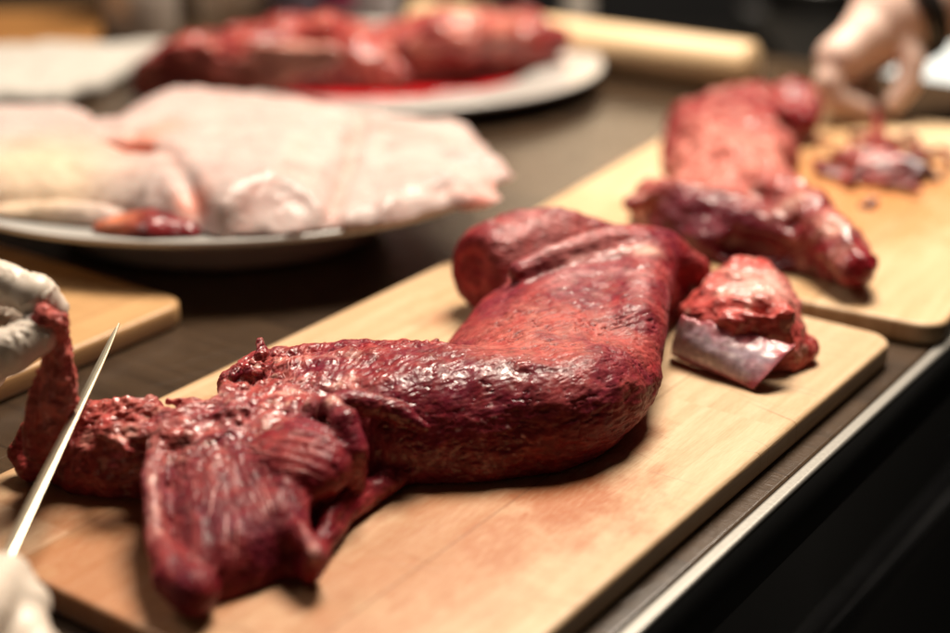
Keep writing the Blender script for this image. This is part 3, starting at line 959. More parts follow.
# ---- the small trimming with silver skin beside it
S = Sculpt(P(740, 330) + np.array([-.06, -.06, -.004]), P(740, 330) + np.array([.08, .09, .07]), .0010)
S.pillow(PP((676, 345, .006), (690, 305, .015), (715, 285, .02), (745, 272, .022), (772, 285, .02), (794, 305, .012), (806, 345, .006), (806, 362, .004), (752, 382, .004), (715, 368, .004)),
         [P(735, 290, .034), P(770, 330, .026), P(700, 340, .024)], zb + .005, .018, .004)
S.tube(PP((700, 318, .020), (730, 322, .026), (762, 328, .026), (790, 345, .018)), [.006, .007, .007, .006], .004)
S.tube(PP((688, 312, .016), (712, 296, .024), (740, 282, .029), (768, 290, .028), (790, 306, .022)), [.006, .007, .009, .007, .006], .004)
S.pillow(PP((702, 322, .012), (708, 298, .014), (730, 278, .016), (765, 282, .016), (790, 300, .014), (800, 326, .012), (760, 330, .014), (730, 326, .014)), [P(735, 285, .031), P(790, 310, .025), P(720, 318, .026)], zb + .010, .010, .004)
S.ell(P(748, 302, .029), (.024, .015, .009), axis=(1, -.3, 0), k=.006)
S.tube(PP((692, 330, .020), (745, 330, .027), (788, 340, .021)), [.0022, .0028, .0022], .003, op='sub')
S.tube(PP((782, 318, .024), (788, 338, .018), (780, 352, .014)), [.004, .004, .004], .002)
S.tube(PP((805, 350, .006), (782, 362, .006), (760, 374, .006)), [.007, .007, .006], .003)
S.tube(PP((715, 300, .028), (735, 286, .034), (752, 284, .034)), [.006, .0075, .006], .004)
S.tube(PP((770, 296, .030), (784, 318, .030), (776, 334, .026)), [.005, .006, .005], .003)
S.tube(PP((694, 316, .022), (725, 306, .032), (760, 304, .034), (786, 318, .026)), [.004, .005, .005, .004], .003)
S.roughen(.0010, .013, 7); S.roughen(.0005, .006, 5)
S.floor(zb + .0004)
V, Fc = S.mesh(); V = relax(V, Fc, 2); N = normals(V, Fc)
an2 = [A(690, 330, 800, 350, .02, .02, .03), A(700, 300, 780, 290, .03, .03, .02)]
fb_ = fibre(V, an2, .02, .003, 3); lm = fbm(V, .011, 3, 61)
V2 = V + N * ((.0008 * fb_ + .0012 * lm) * sstep(zb + .001, zb + .004, V[:, 2]))[:, None]
C = np.tile(np.array([.42, .058, .050]), (len(V), 1))
C = mixc(C, DARK, .12 + .5 * lm); C = mixc(C, PINK, sstep(.1, .6, fb_) * .45)
C = mixc(C, np.array([.60, .33, .28]), np.clip(1.2 * near(V, P(762, 286, .036), .013), 0, .85)); C = mixc(C, FAT, sstep(.25, .6, fbm(V, .012, 2, 63)) * .4)
trim = mesh_obj('meat_trimming', V2, Fc, M_flesh, origin=P(745, 340), cols=C, rough=.12 + .08 * lm)
tag(trim, 'small red and white meat trimming wrapped in shiny silver skin at the board end', 'meat')
# silver skin: a thin sheet folded over its front
tl, tr, br, bl_ = P(684, 312, .026), P(797, 340, .021), P(754, 386, .0015), P(672, 352, .0015)
nu, nv = 60, 34
gu, gv = np.meshgrid(np.linspace(0, 1, nu), np.linspace(0, 1, nv), indexing='ij')
gu, gv = gu.ravel(), gv.ravel()
G = ((tl * (1 - gu)[:, None] + tr * gu[:, None]) * (1 - gv)[:, None] + (bl_ * (1 - gu)[:, None] + br * gu[:, None]) * gv[:, None])
nrm_ = np.cross(tr - tl, bl_ - tl); nrm_ /= np.linalg.norm(nrm_)
if nrm_ @ (EYE - tl) < 0:
    nrm_ = -nrm_
edge_ = .0030 * fbm(np.stack([gu * 6, gv * 3, gu * 0], 1), 1, 2, 5)
G = G + nrm_ * (.0095 * np.sin(np.pi * np.clip(gv * .92 + .08, 0, 1)) ** .8 * (.6 + .4 * np.sin(np.pi * gu)) + .0005 * fbm(G, .018, 2, 66))[:, None]
G = G + (tl - bl_) / np.linalg.norm(tl - bl_) * (edge_ * (1 - gv) ** 3)[:, None]
G = G + nrm_ * .0030 + np.array([0, -.002, .0])
G[:, 2] = np.maximum(G[:, 2], T + .0019)
G2 = np.concatenate([G, G - nrm_ * .0014])
q_ = np.arange(nu * nv).reshape(nu, nv); k_ = nu * nv
F1 = np.stack([q_[:-1, :-1], q_[1:, :-1], q_[1:, 1:], q_[:-1, 1:]], -1).reshape(-1, 4)
rim_ = np.concatenate([q_[:, 0], q_[-1, 1:], q_[::-1, -1][1:], q_[0, ::-1][1:-1]])
F3 = np.stack([rim_, np.roll(rim_, -1), np.roll(rim_, -1) + k_, rim_ + k_], 1)
Fs = np.concatenate([F1, F1[:, ::-1] + k_, F3])
gu2, gv2 = np.r_[gu, gu], np.r_[gv, gv]
st = fbm(np.stack([gu2 * 3, gv2 * 14, gu2 * 0], 1), 1, 3, 9); lm = fbm(G2, .014, 3, 71)
C = np.tile(np.array([.44, .32, .37]), (len(G2), 1)); C = mixc(C, np.array([.56, .47, .47]), sstep(.0, .5, st) * .7); C = mixc(C, np.array([.34, .12, .15]), sstep(.1, .6, lm) * .5)
C = mixc(C, np.array([.34, .05, .06]), np.clip(sstep(.75, 1, gv2) + sstep(.28, .0, gv2 + .15 * fbm(G2, .01, 2, 77)) * .9 + sstep(.8, 1, gu2 + .1 * fbm(G2, .008, 2, 78)) * .8, 0, .9))
skin_ = mesh_obj('silver_skin', G2, Fs, M_flesh, parent=trim, cols=C, rough=.22 + .05 * lm)
bm = bmesh.new(); bm.from_mesh(skin_.data); bmesh.ops.recalc_face_normals(bm, faces=bm.faces); bm.to_mesh(skin_.data); bm.free()

# ---- the smaller cut on the back board
S = Sculpt((.07, .80, .010), (.33, 1.24, .085), .0014)
S.pillow(PP((662, 132, .02), (668, 95, .03), (700, 86, .035), (745, 80, .035), (790, 86, .03), (800, 110, .02), (800, 150, .012), (796, 190, .01), (800, 220, .01), (760, 215, .02), (690, 205, .02), (668, 170, .015)),
         [P(720, 110, .036), P(740, 190, .034), P(670, 150, .030)], zb + .006, .030, .006)
S.tube(PP((735, 96, .026), (780, 92, .028), (803, 106, .024), (804, 122, .018)), [.014, .018, .017, .012], .008)
S.ell(P(788, 132, .022), (.016, .022, .018), k=.006, op='sub')
S.pillow(PP((630, 205, .010), (640, 188, .02), (690, 184, .028), (740, 190, .03), (790, 205, .02), (830, 230, .012), (866, 262, .008), (864, 278, .006), (842, 280, .005), (800, 268, .005), (735, 262, .004), (690, 250, .005), (650, 232, .006)),
         [P(680, 205, .030), P(760, 220, .032), P(845, 258, .026)], zb + .008, .022, .004)
S.tube(PP((632, 206, .020), (665, 192, .030), (715, 196, .032), (735, 205, .030)), [.006, .007, .007, .006], .004)
S.ell(P(680, 213, .028), (.026, .012, .007), axis=P(720, 214, .03) - P(640, 206, .03), k=.004, op='sub')
S.tube(PP((700, 130, .030), (745, 170, .030), (790, 200, .030), (812, 216, .030)), [.012, .015, .014, .013], .012)
S.ell(P(812, 175, .016), (.020, .030, .03), k=.012, op='sub')
S.ell(P(655, 172, .016), (.012, .014, .03), k=.012, op='sub')
S.tube(PP((770, 190, .034), (805, 215, .030), (838, 243, .026), (856, 266, .018)), [.014, .014, .013, .013], .006)
S.ell(P(760, 252, .012), (.030, .010, .012), axis=P(800, 262, .01) - P(710, 245, .01), k=.004, op='sub')
S.roughen(.0028, .022, 4); S.roughen(.0012, .009, 5)
S.floor(zb + .0004)
V, Fc = S.mesh(); V = relax(V, Fc, 2); N = normals(V, Fc)
an3 = [A(680, 180, 760, 90, .045, .045, .05), A(650, 210, 760, 225, .03, .03, .03), A(790, 200, 850, 265, .03, .02, .03)]
fb_ = fibre(V, an3, .03, .004, 3); lm = fbm(V, .013, 3, 81)
tp = np.clip(1.5 * near(V, P(725, 140, .048), .055), 0, 1)
V2 = V + N * ((.0008 * fb_ + .0013 * lm + tp * .0010 * fbm(V, .006, 2, 83)) * sstep(zb + .001, zb + .004, V[:, 2]))[:, None]
C = np.tile(RED, (len(V), 1)); C = mixc(C, DARK, .4 + .5 * lm)
C = mixc(C, np.array([.50, .17, .135]), tp * (.9 + .3 * fb_)); C = mixc(C, np.array([.56, .25, .20]), sstep(.1, .6, fbm(V, .012, 3, 85)) * .55)
C = mixc(C, np.array([.10, .008, .018]), np.clip(1.9 * near(V, P(672, 212, .026), .014) + 1.6 * near(V, P(705, 216, .026), .012) + 1.3 * near(V, P(730, 245, .015), .024), 0, .92))  # dark purple hollow; the front face has shade painted into its colour
C = mixc(C, PINK, along(V, PP((632, 206, .026), (665, 192, .04), (715, 196, .042)), .004) * .6)
C = mixc(C, FAT, np.clip(near(V, P(785, 195, .045), .008) + near(V, P(838, 225, .038), .006), 0, 1) * .6)
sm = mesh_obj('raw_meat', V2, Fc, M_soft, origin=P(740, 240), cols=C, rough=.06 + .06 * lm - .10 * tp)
tag(sm, 'smaller raw salmon red cut on the stained back board, dark hollow fold in front', 'meat', 'raw red cuts on the boards')

# ---- scraps on the back board, one shredded heap and loose crumbs
rr = np.random.default_rng(21)
S = Sculpt(P(880, 160) + np.array([-.10, -.10, -.004]), P(880, 160) + np.array([.10, .10, .05]), .0012)
for k in range(60):
    c = P(rr.normal(880, 30), rr.normal(163, 13), rr.uniform(.002, .008)); d = rr.normal(0, 1, 3) * .009; d[2] *= .25
    S.tube([c - d, c, c + d], rr.uniform(.0012, .0042, 3), .002)
S.tube([P(862, 168, .006), P(880, 160, .010), P(920, 170, .008)], [.008, .010, .007], .004)
S.tube([P(874, 104, .014), P(878, 125, .012), P(880, 150, .010)], [.003, .0035, .005], .004)
S.floor(zb + .0004)
V, Fc = S.mesh(True); N = normals(V, Fc); lm = fbm(V, .01, 3, 91)
C = np.tile(np.array([.30, .035, .03]), (len(V), 1)); C = mixc(C, DARK * .8, sstep(-.3, .3, lm)); C = mixc(C, PINK, sstep(.25, .6, fbm(V, .008, 2, 93)) * .7)
C = mixc(C, np.array([.04, .012, .03]), np.clip(near(V, P(925, 172, .008), .012) * 1.4, 0, .9))
sp = mesh_obj('meat_scrap', V + N * (.001 * lm)[:, None], Fc, M_soft, origin=P(880, 165), cols=C, rough=.10 + .05 * lm)
tag(sp, 'dark shredded heap of meat scraps under the bare hand', 'meat scraps')
for u, v, r in ((868, 205, .006),):
    S = Sculpt(P(u, v) - .015, P(u, v) + np.array([.015, .015, .015]), .0008)
    S.ell(P(u, v, .002), (r, r * .7, r * .55), k=.002); S.ell(P(u + 5, v - 3, .003), (r * .6, r * .5, r * .6), k=.002)
    S.roughen(.0008, .005, 3); S.floor(zb + .0004)
    V, Fc = S.mesh()
    cr = mesh_obj('meat_crumb', V, Fc, M_soft, origin=P(u, v), cols=np.tile(DARK, (len(V), 1)), rough=np.full(len(V), .1))
    tag(cr, 'single dark meat crumb lying below the shredded heap on the back board', 'meat crumb')

# ---- pale meat on the near plate
ZP = Z1 - T                                          # rim height above the boards
S = Sculpt((-.40, .86, .006), (.06, 1.33, .13), .0017)
S.pillow([Pz(*q) for q in ((205, 238, .044), (300, 240, .044), (400, 226, .045), (462, 207, .046), (494, 190, .048), (505, 174, .048), (492, 152, .046), (470, 128, .046), (400, 121, .046), (330, 118, .048), (250, 150, .05), (210, 190, .05))],
         [np.array([0, 0, .056])], .040, .026, .006)
S.pillow([Pz(*q) for q in ((380, 212, .055), (430, 200, .055), (470, 180, .055), (462, 150, .052), (430, 130, .050), (380, 126, .050), (340, 150, .055))], [np.array([0, 0, .059])], .046, .014, .003)
S.pillow([Pz(*q) for q in ((90, 155, .055), (105, 118, .058), (165, 96, .055), (250, 98, .055), (335, 112, .055), (362, 140, .055), (330, 222, .050), (240, 232, .046), (150, 218, .048))],
         [np.array([0, 0, .072])], .042, .050, .006)
S.pillow([Pz(*q) for q in ((180, 170, .07), (250, 130, .07), (320, 140, .066), (300, 200, .06), (220, 215, .058))], [np.array([0, 0, .074])], .052, .026, .006)
S.pillow([Pz(*q) for q in ((-60, 205, .045), (-60, 122, .052), (0, 114, .052), (80, 112, .052), (130, 126, .058), (190, 165, .058), (200, 212, .046), (150, 216, .045), (80, 208, .045), (0, 208, .045))],
         [np.array([0, 0, .066])], .042, .036, .008)
S.tube([Pz(-60, 170, .050), Pz(20, 168, .050), Pz(90, 176, .048), (Pz(150, 190, .044))], [.020, .018, .017, .014], .010)
S.tube([Pz(105, 128, .060), Pz(135, 140, .060), Pz(172, 142, .060)], [.008, .009, .007], .006)
S.tube([Pz(108, 148, .063), Pz(150, 154, .063)], [.004, .004], .006, op='sub')
S.tube([Pz(332, 116, .055), Pz(350, 150, .053), Pz(325, 222, .047)], [.006, .007, .006], .006)
S.tube([Pz(0, 218, .042), Pz(60, 216, .044), Pz(110, 222, .042)], [.009, .010, .009], .006)
S.tube([Pz(440, 190, .050), Pz(470, 205, .046), Pz(492, 205, .043)], [.012, .010, .008], .008)
S.tube([Pz(460, 165, .052), Pz(490, 170, .048), Pz(503, 180, .046)], [.011, .010, .007], .008)
S.roughen(.0022, .045, 6); S.roughen(.0005, .012, 8)
S.bowl(P1, R1, Z1, .0006, SY1)
V, Fc = S.mesh(); V = relax(V, Fc, 3); N = normals(V, Fc); lm = fbm(V, .03, 3, 101); l2 = fbm(V, .012, 3, 103)
C = np.tile(np.array([.42, .325, .30]), (len(V), 1))
C = mixc(C, np.array([.40, .225, .20]), sstep(.05, .6, lm) * .4); C = mixc(C, np.array([.46, .385, .355]), sstep(.1, .6, fbm(V, .035, 2, 105)) * .5)
C = mixc(C, np.array([.62, .22, .15]), np.clip(1.2 * near(V, Pz(135, 150, .063), .012) + near(V, Pz(170, 140, .062), .01) + near(V, Pz(190, 200, .06), .008), 0, .8))
C = mixc(C, np.array([.70, .34, .27]), np.clip(near(V, Pz(40, 120, .085), .03), 0, .6))
C = mixc(C, np.array([.55, .42, .28]), np.clip(1.2 * near(V, Pz(20, 175, .065), .035), 0, .75))
C = mixc(C, np.array([.60, .20, .16]), np.clip(near(V, Pz(500, 178, .055), .008) + near(V, Pz(478, 208, .045), .008), 0, .8))
pd = .0007 * l2
for c_, a_ in ((((362, 112), (350, 160), (326, 225)), .0045), (((178, 172), (250, 142), (335, 138)), .004), (((100, 152), (165, 168), (215, 228)), .0045), (((375, 128), (430, 140), (490, 150)), .003),
               (((400, 195), (450, 186), (500, 184)), .003), (((240, 215), (290, 190), (310, 150)), .0025), (((20, 150), (80, 160), (140, 150)), .003), (((200, 110), (260, 118), (330, 116)), .003)):
    ln = [Pz(u_, v_, .058) for u_, v_ in c_]
    dl = dline(V * np.array([1, 1, .35]), [q * np.array([1, 1, .35]) for q in ln])
    g_ = np.exp(-(dl / .0045) ** 2 / 2); pd = pd - .8 * a_ * g_ + a_ * .35 * np.exp(-((dl - .010) / .006) ** 2 / 2)
    C = mixc(C, np.array([.52, .22, .17]), g_ * .40 * np.clip(.6 + fbm(V, .02, 2, 131), 0, 1))
pm = mesh_obj('pale_meat', V + N * pd[:, None], Fc, M_pale, origin=(P1[0], P1[1], .012), cols=C, rough=.06 + .05 * lm)
tag(pm, 'heap of pale pink fatty raw meat slabs on the near white plate', 'meat')
S = Sculpt(Pz(150, 228, .035) - .06, Pz(150, 228, .035) + np.array([.06, .06, .05]), .0013)
S.ell(Pz(150, 226, .044), (.028, .020, .009), axis=(1, .1, 0), k=.004); S.tube([Pz(105, 232, .042), Pz(150, 234, .044), Pz(188, 234, .043)], [.008, .011, .008], .006)
S.roughen(.0015, .01, 4); S.bowl(P1, R1, Z1, .0006, SY1)
V, Fc = S.mesh(); lm = fbm(V, .012, 3, 111)
C = np.tile(np.array([.20, .014, .018]), (len(V), 1)); C = mixc(C, DARK * .7, .4 + .8 * lm); C = mixc(C, np.array([.5, .16, .08]), near(V, Pz(115, 222, .05), .010))
dp = mesh_obj('meat_piece', V, Fc, M_soft, origin=Pz(150, 230, .03), cols=C, rough=.04 + .05 * lm)
tag(dp, 'small dark red meat piece tucked under the pale slabs at the plate front', 'meat')

# ---- dark red meat on the far plate, with blood
S = Sculpt((-.36, 1.30, .004), (.17, 1.75, .13), .0020)
S.pillow([Pz(*q) for q in ((150, 84, .030), (165, 62, .035), (230, 44, .035), (300, 36, .035), (380, 40, .035), (410, 75, .03), (330, 89, .016), (240, 92, .016), (180, 92, .02))],
         [np.array([0, 0, .062])], .020, .040, .008)
S.pillow([Pz(*q) for q in ((330, 60, .035), (370, 38, .035), (420, 30, .035), (500, 24, .035), (552, 26, .035), (566, 44, .030), (550, 64, .02), (480, 78, .016), (420, 85, .014), (360, 86, .02))],
         [np.array([0, 0, .060])], .020, .040, .008)
S.tube([Pz(160, 80, .04), Pz(200, 68, .052), Pz(280, 80, .045)], [.020, .026, .02], .012)
S.tube([Pz(240, 52, .050), Pz(330, 42, .054)], [.020, .022], .014)
S.tube([Pz(400, 44, .050), Pz(470, 40, .052), Pz(550, 40, .042)], [.018, .022, .018], .014)
S.tube([Pz(365, 50, .075), Pz(385, 70, .056), Pz(400, 88, .03)], [.005, .005, .005], .010, op='sub')
S.ell(Pz(290, 62, .055), (.05, .02, .012), axis=(1, -.3, .2), k=.01)
S.tube([Pz(240, 84, .040), Pz(330, 72, .056), Pz(430, 66, .052), Pz(520, 66, .036)], [.010, .014, .014, .010], .010)
S.tube([Pz(200, 52, .062), Pz(330, 50, .074), Pz(400, 56, .064)], [.006, .008, .006], .012, op='sub')
S.roughen(.008, .06, 6); S.roughen(.003, .02, 7)
S.bowl(P2, R2, Z2, .0006, SY2)
V, Fc = S.mesh(); V = relax(V, Fc, 2); N = normals(V, Fc); lm = fbm(V, .035, 3, 121); l2 = fbm(V, .012, 3, 123)
C = np.tile(np.array([.30, .040, .035]), (len(V), 1)); C = mixc(C, DARK, .35 + .7 * lm); C = mixc(C, np.array([.52, .16, .11]), sstep(.15, .6, l2) * .4 + .6 * np.clip(near(V, Pz(270, 50, .08), .05), 0, 1))
C = mixc(C, np.array([.52, .17, .12]), sstep(.1, .5, fbm(V, .03, 3, 125)) * .6)
C = mixc(C, np.array([.66, .36, .28]), np.clip(near(V, Pz(455, 35, .075), .03) + near(V, Pz(530, 30, .07), .025) + near(V, Pz(295, 40, .08), .03), 0, 1) * .7)
C = mixc(C, DARK * .7, np.clip(near(V, Pz(160, 78, .05), .02) + near(V, Pz(390, 70, .06), .03), 0, .8))
fm = mesh_obj('raw_meat', V + N * (.002 * l2)[:, None], Fc, M_soft, origin=(P2[0], P2[1], .011), cols=C, rough=.08 + .05 * lm)
tag(fm, 'long dark red raw cut heaped on the far white plate', 'meat', 'raw red cuts on the boards')
M_blood = simple('blood', (0.38, 0.004, 0.008), 0.08, bscale=30, var=0.55, coat=0.6)
bm = bmesh.new()
pts = []
for i in range(48):
    t = 2 * math.pi * i / 48
    r = 1 + .12 * math.sin(3 * t + 1) + .07 * math.sin(7 * t)
    pts.append((.120 * r * math.cos(t), .068 * r * math.sin(t)))
r0 = [bm.verts.new((x, y, 0)) for x, y in pts]; r1 = [bm.verts.new((x * .97, y * .95, .0018)) for x, y in pts]
bm.faces.new(r1); bm.faces.new(r0[::-1])
for i in range(48):
    bm.faces.new((r0[i], r0[(i + 1) % 48], r1[(i + 1) % 48], r1[i]))
pb = Pz(378, 101, .012)
bl = bm_obj('blood_pool', bm, M_blood, loc=(pb[0] + .004, 1.415, .0135))
tag(bl, 'bright red blood pool in front of the meat on the far plate', 'blood')

# ------------------------------------------------------------------ hands
M_glove = simple('latex_glove', (0.56, 0.48, 0.40), 0.42, var=0.08, bscale=60, bump=0.15)
M_glove.node_tree.nodes['Principled BSDF'].inputs['Subsurface Weight'].default_value = 0.2
M_glove.node_tree.nodes['Principled BSDF'].inputs['Subsurface Radius'].default_value = (1, .6, .4)
M_glove.node_tree.nodes['Principled BSDF'].inputs['Subsurface Scale'].default_value = .004
M_skin = simple('skin', (0.60, 0.42, 0.345), 0.50, var=0.12, bscale=90, bump=0.1)
M_skin.node_tree.nodes['Principled BSDF'].inputs['Subsurface Weight'].default_value = 0.2
M_skin.node_tree.nodes['Principled BSDF'].inputs['Subsurface Radius'].default_value = (1, .35, .2)
M_skin.node_tree.nodes['Principled BSDF'].inputs['Subsurface Scale'].default_value = .004


def hand(name, palm, fingers, thumb, fore, vox, mat, parent, wrinkle=0.0, fat=1.0):
    """palm = polyline of the four knuckles + wrist; fingers = joint chains; one continuous body"""
    allp = np.array([p for ch in fingers + [thumb, fore, palm] for p in ch])
    S = Sculpt(allp.min(0) - .035, allp.max(0) + .035, vox)
    wr, kn = palm[0], palm[1:]
    for q in kn:                                        # palm as a fan of tubes from wrist to knuckles
        S.tube([wr, wr + (q - wr) * .5, q], [.0215 * fat, .0160 * fat, .0105 * fat], .010)
    for a, b in zip(kn[:-1], kn[1:]):
        S.tube([a, b], [.0105 * fat] * 2, .010)
    S.tube(fore, np.linspace(.023, .032, len(fore)) * fat, .012)
    for ch in fingers:
        n = len(ch)
        S.tube(ch, np.linspace(.0090 * fat, .0070 * (fat * .5 + .5), n), .0035)
        for q in ch[1:-1]:
            S.ell(q, (.0092, .0088, .0088), k=.004)
    n = len(thumb)
    S.tube([wr + (thumb[0] - wr) * .3] + list(thumb), np.r_[.018 * fat, np.linspace(.0135, .0088, n)], .006)
    V, Fc = S.mesh(); V = relax(V, Fc, 2); N = normals(V, Fc)
    if wrinkle:
        an = []
        for ch in fingers + [thumb]:
            for a, b in zip(ch[:-1], ch[1:]):
                d = np.cross(b - a, np.array([0.2, -1, .3])); an.append(((a + b) / 2, d + 1e-6, .012))
        f = 1 - np.abs(fibre(V, an, .020, .0042, 2)); f2 = fibre(V, an, .012, .0022, 8)
        V = V + N * (wrinkle * (1.4 * sstep(.78, 1, f) * sstep(-.2, .3, fbm(V, .015, 1, 3)) + .06 * f2 + .6 * fbm(V, .020, 1, 5)))[:, None]
    return mesh_obj(name, V, Fc, mat, parent)


worker = empty('person', (-.40, .60, 0), 'person at the left in white latex gloves lifting a meat strip and holding a knife', 'person')
# hand pinching the strip: index on top, thumb below, the other fingers curled behind
yg = .64
kn = [Pd(-44, 266, .655), Pd(-56, 290, .672), Pd(-64, 316, .686), Pd(-70, 342, .698)]
wr = Pd(-190, 330, .640)
hand('glove', np.array([wr] + kn),
     [[kn[0], Pd(6, 284, .640), Pd(36, 295, .634), Pd(52, 309, .636)],
      [kn[1], Pd(-5, 300, .665), Pd(18, 318, .655), Pd(22, 334, .650)],
      [kn[2], Pd(-14, 330, .680), Pd(2, 348, .668), Pd(-4, 362, .660)],
      [kn[3], Pd(-26, 356, .692), Pd(-14, 372, .680), Pd(-22, 382, .672)]],
     [Pd(-70, 360, .628), Pd(-20, 358, .618), Pd(12, 350, .616), Pd(36, 336, .622)],
     [wr, Pd(-330, 360, .62), Pd(-460, 380, .60)], .0009, M_glove, worker, .0007)
# hand at the lower left, closed on the knife handle
ks = [Pd(-16, 584, .520), Pd(-26, 608, .508), Pd(-38, 632, .497), Pd(-50, 656, .487)]
wr2 = Pd(-110, 680, .430)
hand('glove', np.array([wr2] + ks),
     [[ks[0], Pd(8, 588, .512), Pd(24, 606, .500), Pd(12, 624, .492)],
      [ks[1], Pd(6, 614, .500), Pd(22, 636, .487), Pd(8, 650, .480)],
      [ks[2], Pd(22, 632, .488), Pd(34, 652, .476), Pd(20, 664, .468)],
      [ks[3], Pd(12, 660, .478), Pd(24, 678, .466), Pd(10, 690, .458)]],
     [Pd(-60, 640, .455), Pd(-28, 614, .475), Pd(-8, 592, .495), Pd(6, 576, .508)],
     [wr2, Pd(-240, 760, .38), Pd(-330, 830, .34)], .0012, M_glove, worker, .0005)

# bare hand at the back right
person2 = empty('person', (.46, 1.50, 0), 'person at the back right with a bare hand and black wristband picking at scraps', 'person')
k2 = [Pd(838, 58, 1.275), Pd(850, 56, 1.300), Pd(864, 54, 1.325), Pd(878, 52, 1.348)]
wr3 = Pd(898, 16, 1.315)
hand('hand', np.array([wr3] + k2),
     [[k2[0], Pd(829, 82, 1.262), Pd(836, 100, 1.258), Pd(864, 110, 1.263)],
      [k2[1], Pd(838, 84, 1.288), Pd(846, 102, 1.282), Pd(872, 112, 1.282)],
      [k2[2], Pd(850, 80, 1.312), Pd(858, 94, 1.306), Pd(872, 104, 1.302)],
      [k2[3], Pd(862, 72, 1.336), Pd(866, 82, 1.330), Pd(872, 90, 1.325)]],
     [Pd(904, 44, 1.285), Pd(912, 62, 1.275), Pd(908, 84, 1.268), Pd(893, 104, 1.264)],
     [wr3, Pd(945, -8, 1.33), Pd(1020, -42, 1.36)], .0015, M_skin, person2, 0, 1.55)
bm = bmesh.new()
bc, bd = Pd(908, 12, 1.318), Pd(945, -8, 1.33) - Pd(898, 16, 1.315)
bd /= np.linalg.norm(bd)
e1 = np.cross(bd, [0, 1, 0]); e1 /= np.linalg.norm(e1); e2 = np.cross(bd, e1)
ring = []
for i in range(48):
    t = 2 * math.pi * i / 48
    row = []
    for (dr, dl) in ((0, -.011), (.0035, -.009), (.004, 0), (.0035, .009), (0, .011), (-.002, 0)):
        rr_ = .0415 + dr
        p = bc + bd * dl + e1 * rr_ * math.cos(t) + e2 * rr_ * math.sin(t)
        row.append(bm.verts.new(Vector(p - np.array(person2.location))))
    ring.append(row)
for i in range(48):
    a, b = ring[i], ring[(i + 1) % 48]
    for j in range(6):
        bm.faces.new((a[j], a[(j + 1) % 6], b[(j + 1) % 6], b[j]))
bm_obj('wristband', bm, simple('black_band', (.012, .010, .009), .35, var=.2), person2)

# ------------------------------------------------------------------ knife
ka, kb = Pd(4, 572, .515), Pd(122, 323, .700)                      # heel and tip of the spine
kd = kb - ka; KL = np.linalg.norm(kd); kd /= KL
toeye = EYE - (ka + kb) / 2; toeye /= np.linalg.norm(toeye)
kw = np.cross(kd, toeye); kw /= np.linalg.norm(kw)
kup = kw if kw[2] > 0 else -kw
lampdir = np.array(FILL) - (ka + kb) / 2; lampdir /= np.linalg.norm(lampdir)
nrm = toeye + lampdir
nrm -= kd * (nrm @ kd); nrm /= np.linalg.norm(nrm)
kdn = np.cross(kd, nrm)
if kdn @ toeye > 0:
    kdn = -kdn                                                                                       # the blade's width runs away from the eye: seen on its spine
kdn -= kd * (kdn @ kd); kdn /= np.linalg.norm(kdn)
ks_ = np.cross(kd, kdn)
knife = empty('knife', tuple(ka), 'slim steel kitchen knife seen along its shiny spine, held over the meat', 'knife')
bm = bmesh.new()
rows = []
nst = 40
for i in range(nst + 1):
    t = i / nst
    wdt = .0056 * (1 - .40 * t) * math.sqrt(max(1 - max(0, (t - .72) / .28) ** 2.2, 0.012))
    th = .0016 * (1 - .55 * t)
    drop = .0015 * max(0, (t - .75) / .25) ** 2
    base = kd * KL * t + kdn * drop
    sec = [(-th * .5, 0), (-th * .3, -.0004), (th * .3, -.0004), (th * .5, 0), (th * .75, wdt * .42), (.0001, wdt), (-.0001, wdt), (-th * .75, wdt * .42)]
    rows.append([bm.verts.new(Vector(base + ks_ * a + kdn * b)) for a, b in sec])
for a, b in zip(rows[:-1], rows[1:]):
    for j in range(8):
        bm.faces.new((a[j], b[j], b[(j + 1) % 8], a[(j + 1) % 8]))
bm.faces.new(rows[0]); bm.faces.new(rows[-1][::-1])
M_steel = simple('blade_steel', (0.74, 0.66, 0.50), 0.34, metal=0.9, bump=0.03, bscale=900, var=0.1)
bm_obj('blade', bm, M_steel, knife, smooth=False)
S = Sculpt(ka - kd * .13 - .03, ka + .03, .0012)
S.lo = np.minimum(ka - kd * .13, ka) - .03
S.n = np.ceil((np.maximum(ka - kd * .13, ka) + .03 - S.lo) / .0012).astype(int) + 1; S.D = np.full(tuple(S.n), .03, np.float32)
S.tube([ka + kdn * .009, ka - kd * .03 + kdn * .010, ka - kd * .07 + kdn * .009, ka - kd * .115 + kdn * .012], [.0085, .0080, .0088, .0095], .003, flat=(ks_, 1.3))
V, Fc = S.mesh()
mesh_obj('handle', V, Fc, simple('knife_handle', (.02, .018, .016), .4, var=.2), knife)

# ------------------------------------------------------------------ things behind


def rod(name, a, b, r, mat, parent=None, cap=.003, seg=40):
    a, b = np.array(a, float), np.array(b, float)
    d = b - a; L_ = np.linalg.norm(d)
    bm = bmesh.new()
    lathe(bm, [(0, 0), (r - cap, 0), (r, cap), (r * 1.02, L_ * .5), (r, L_ - cap), (r - cap, L_), (0, L_)], seg=seg)
    o = bm_obj(name, bm, mat, parent, loc=tuple(a))
    o.rotation_euler = Vector(d).to_track_quat('Z', 'Y').to_euler()
    return o


M_pin = simple('pin_wood', (.66, .47, .27), .5, var=.15, bscale=30)
pa, pb_ = Pz(752, 68, .0245), Pz(415, 22, .0245)
pin = rod('rolling_pin', pa, pb_, .0235, M_pin)
tag(pin, 'plain straight pale wood rolling pin behind the far plate', 'rolling pin')

# white cloth at the left, folded
M_cloth = simple('white_cloth', (.36, .335, .30), .85, var=.05, bscale=300, bump=.1)
M_cloth2 = simple('bluish_white_cloth', (.62, .70, .74), .8, var=.05, bscale=300, bump=.1)


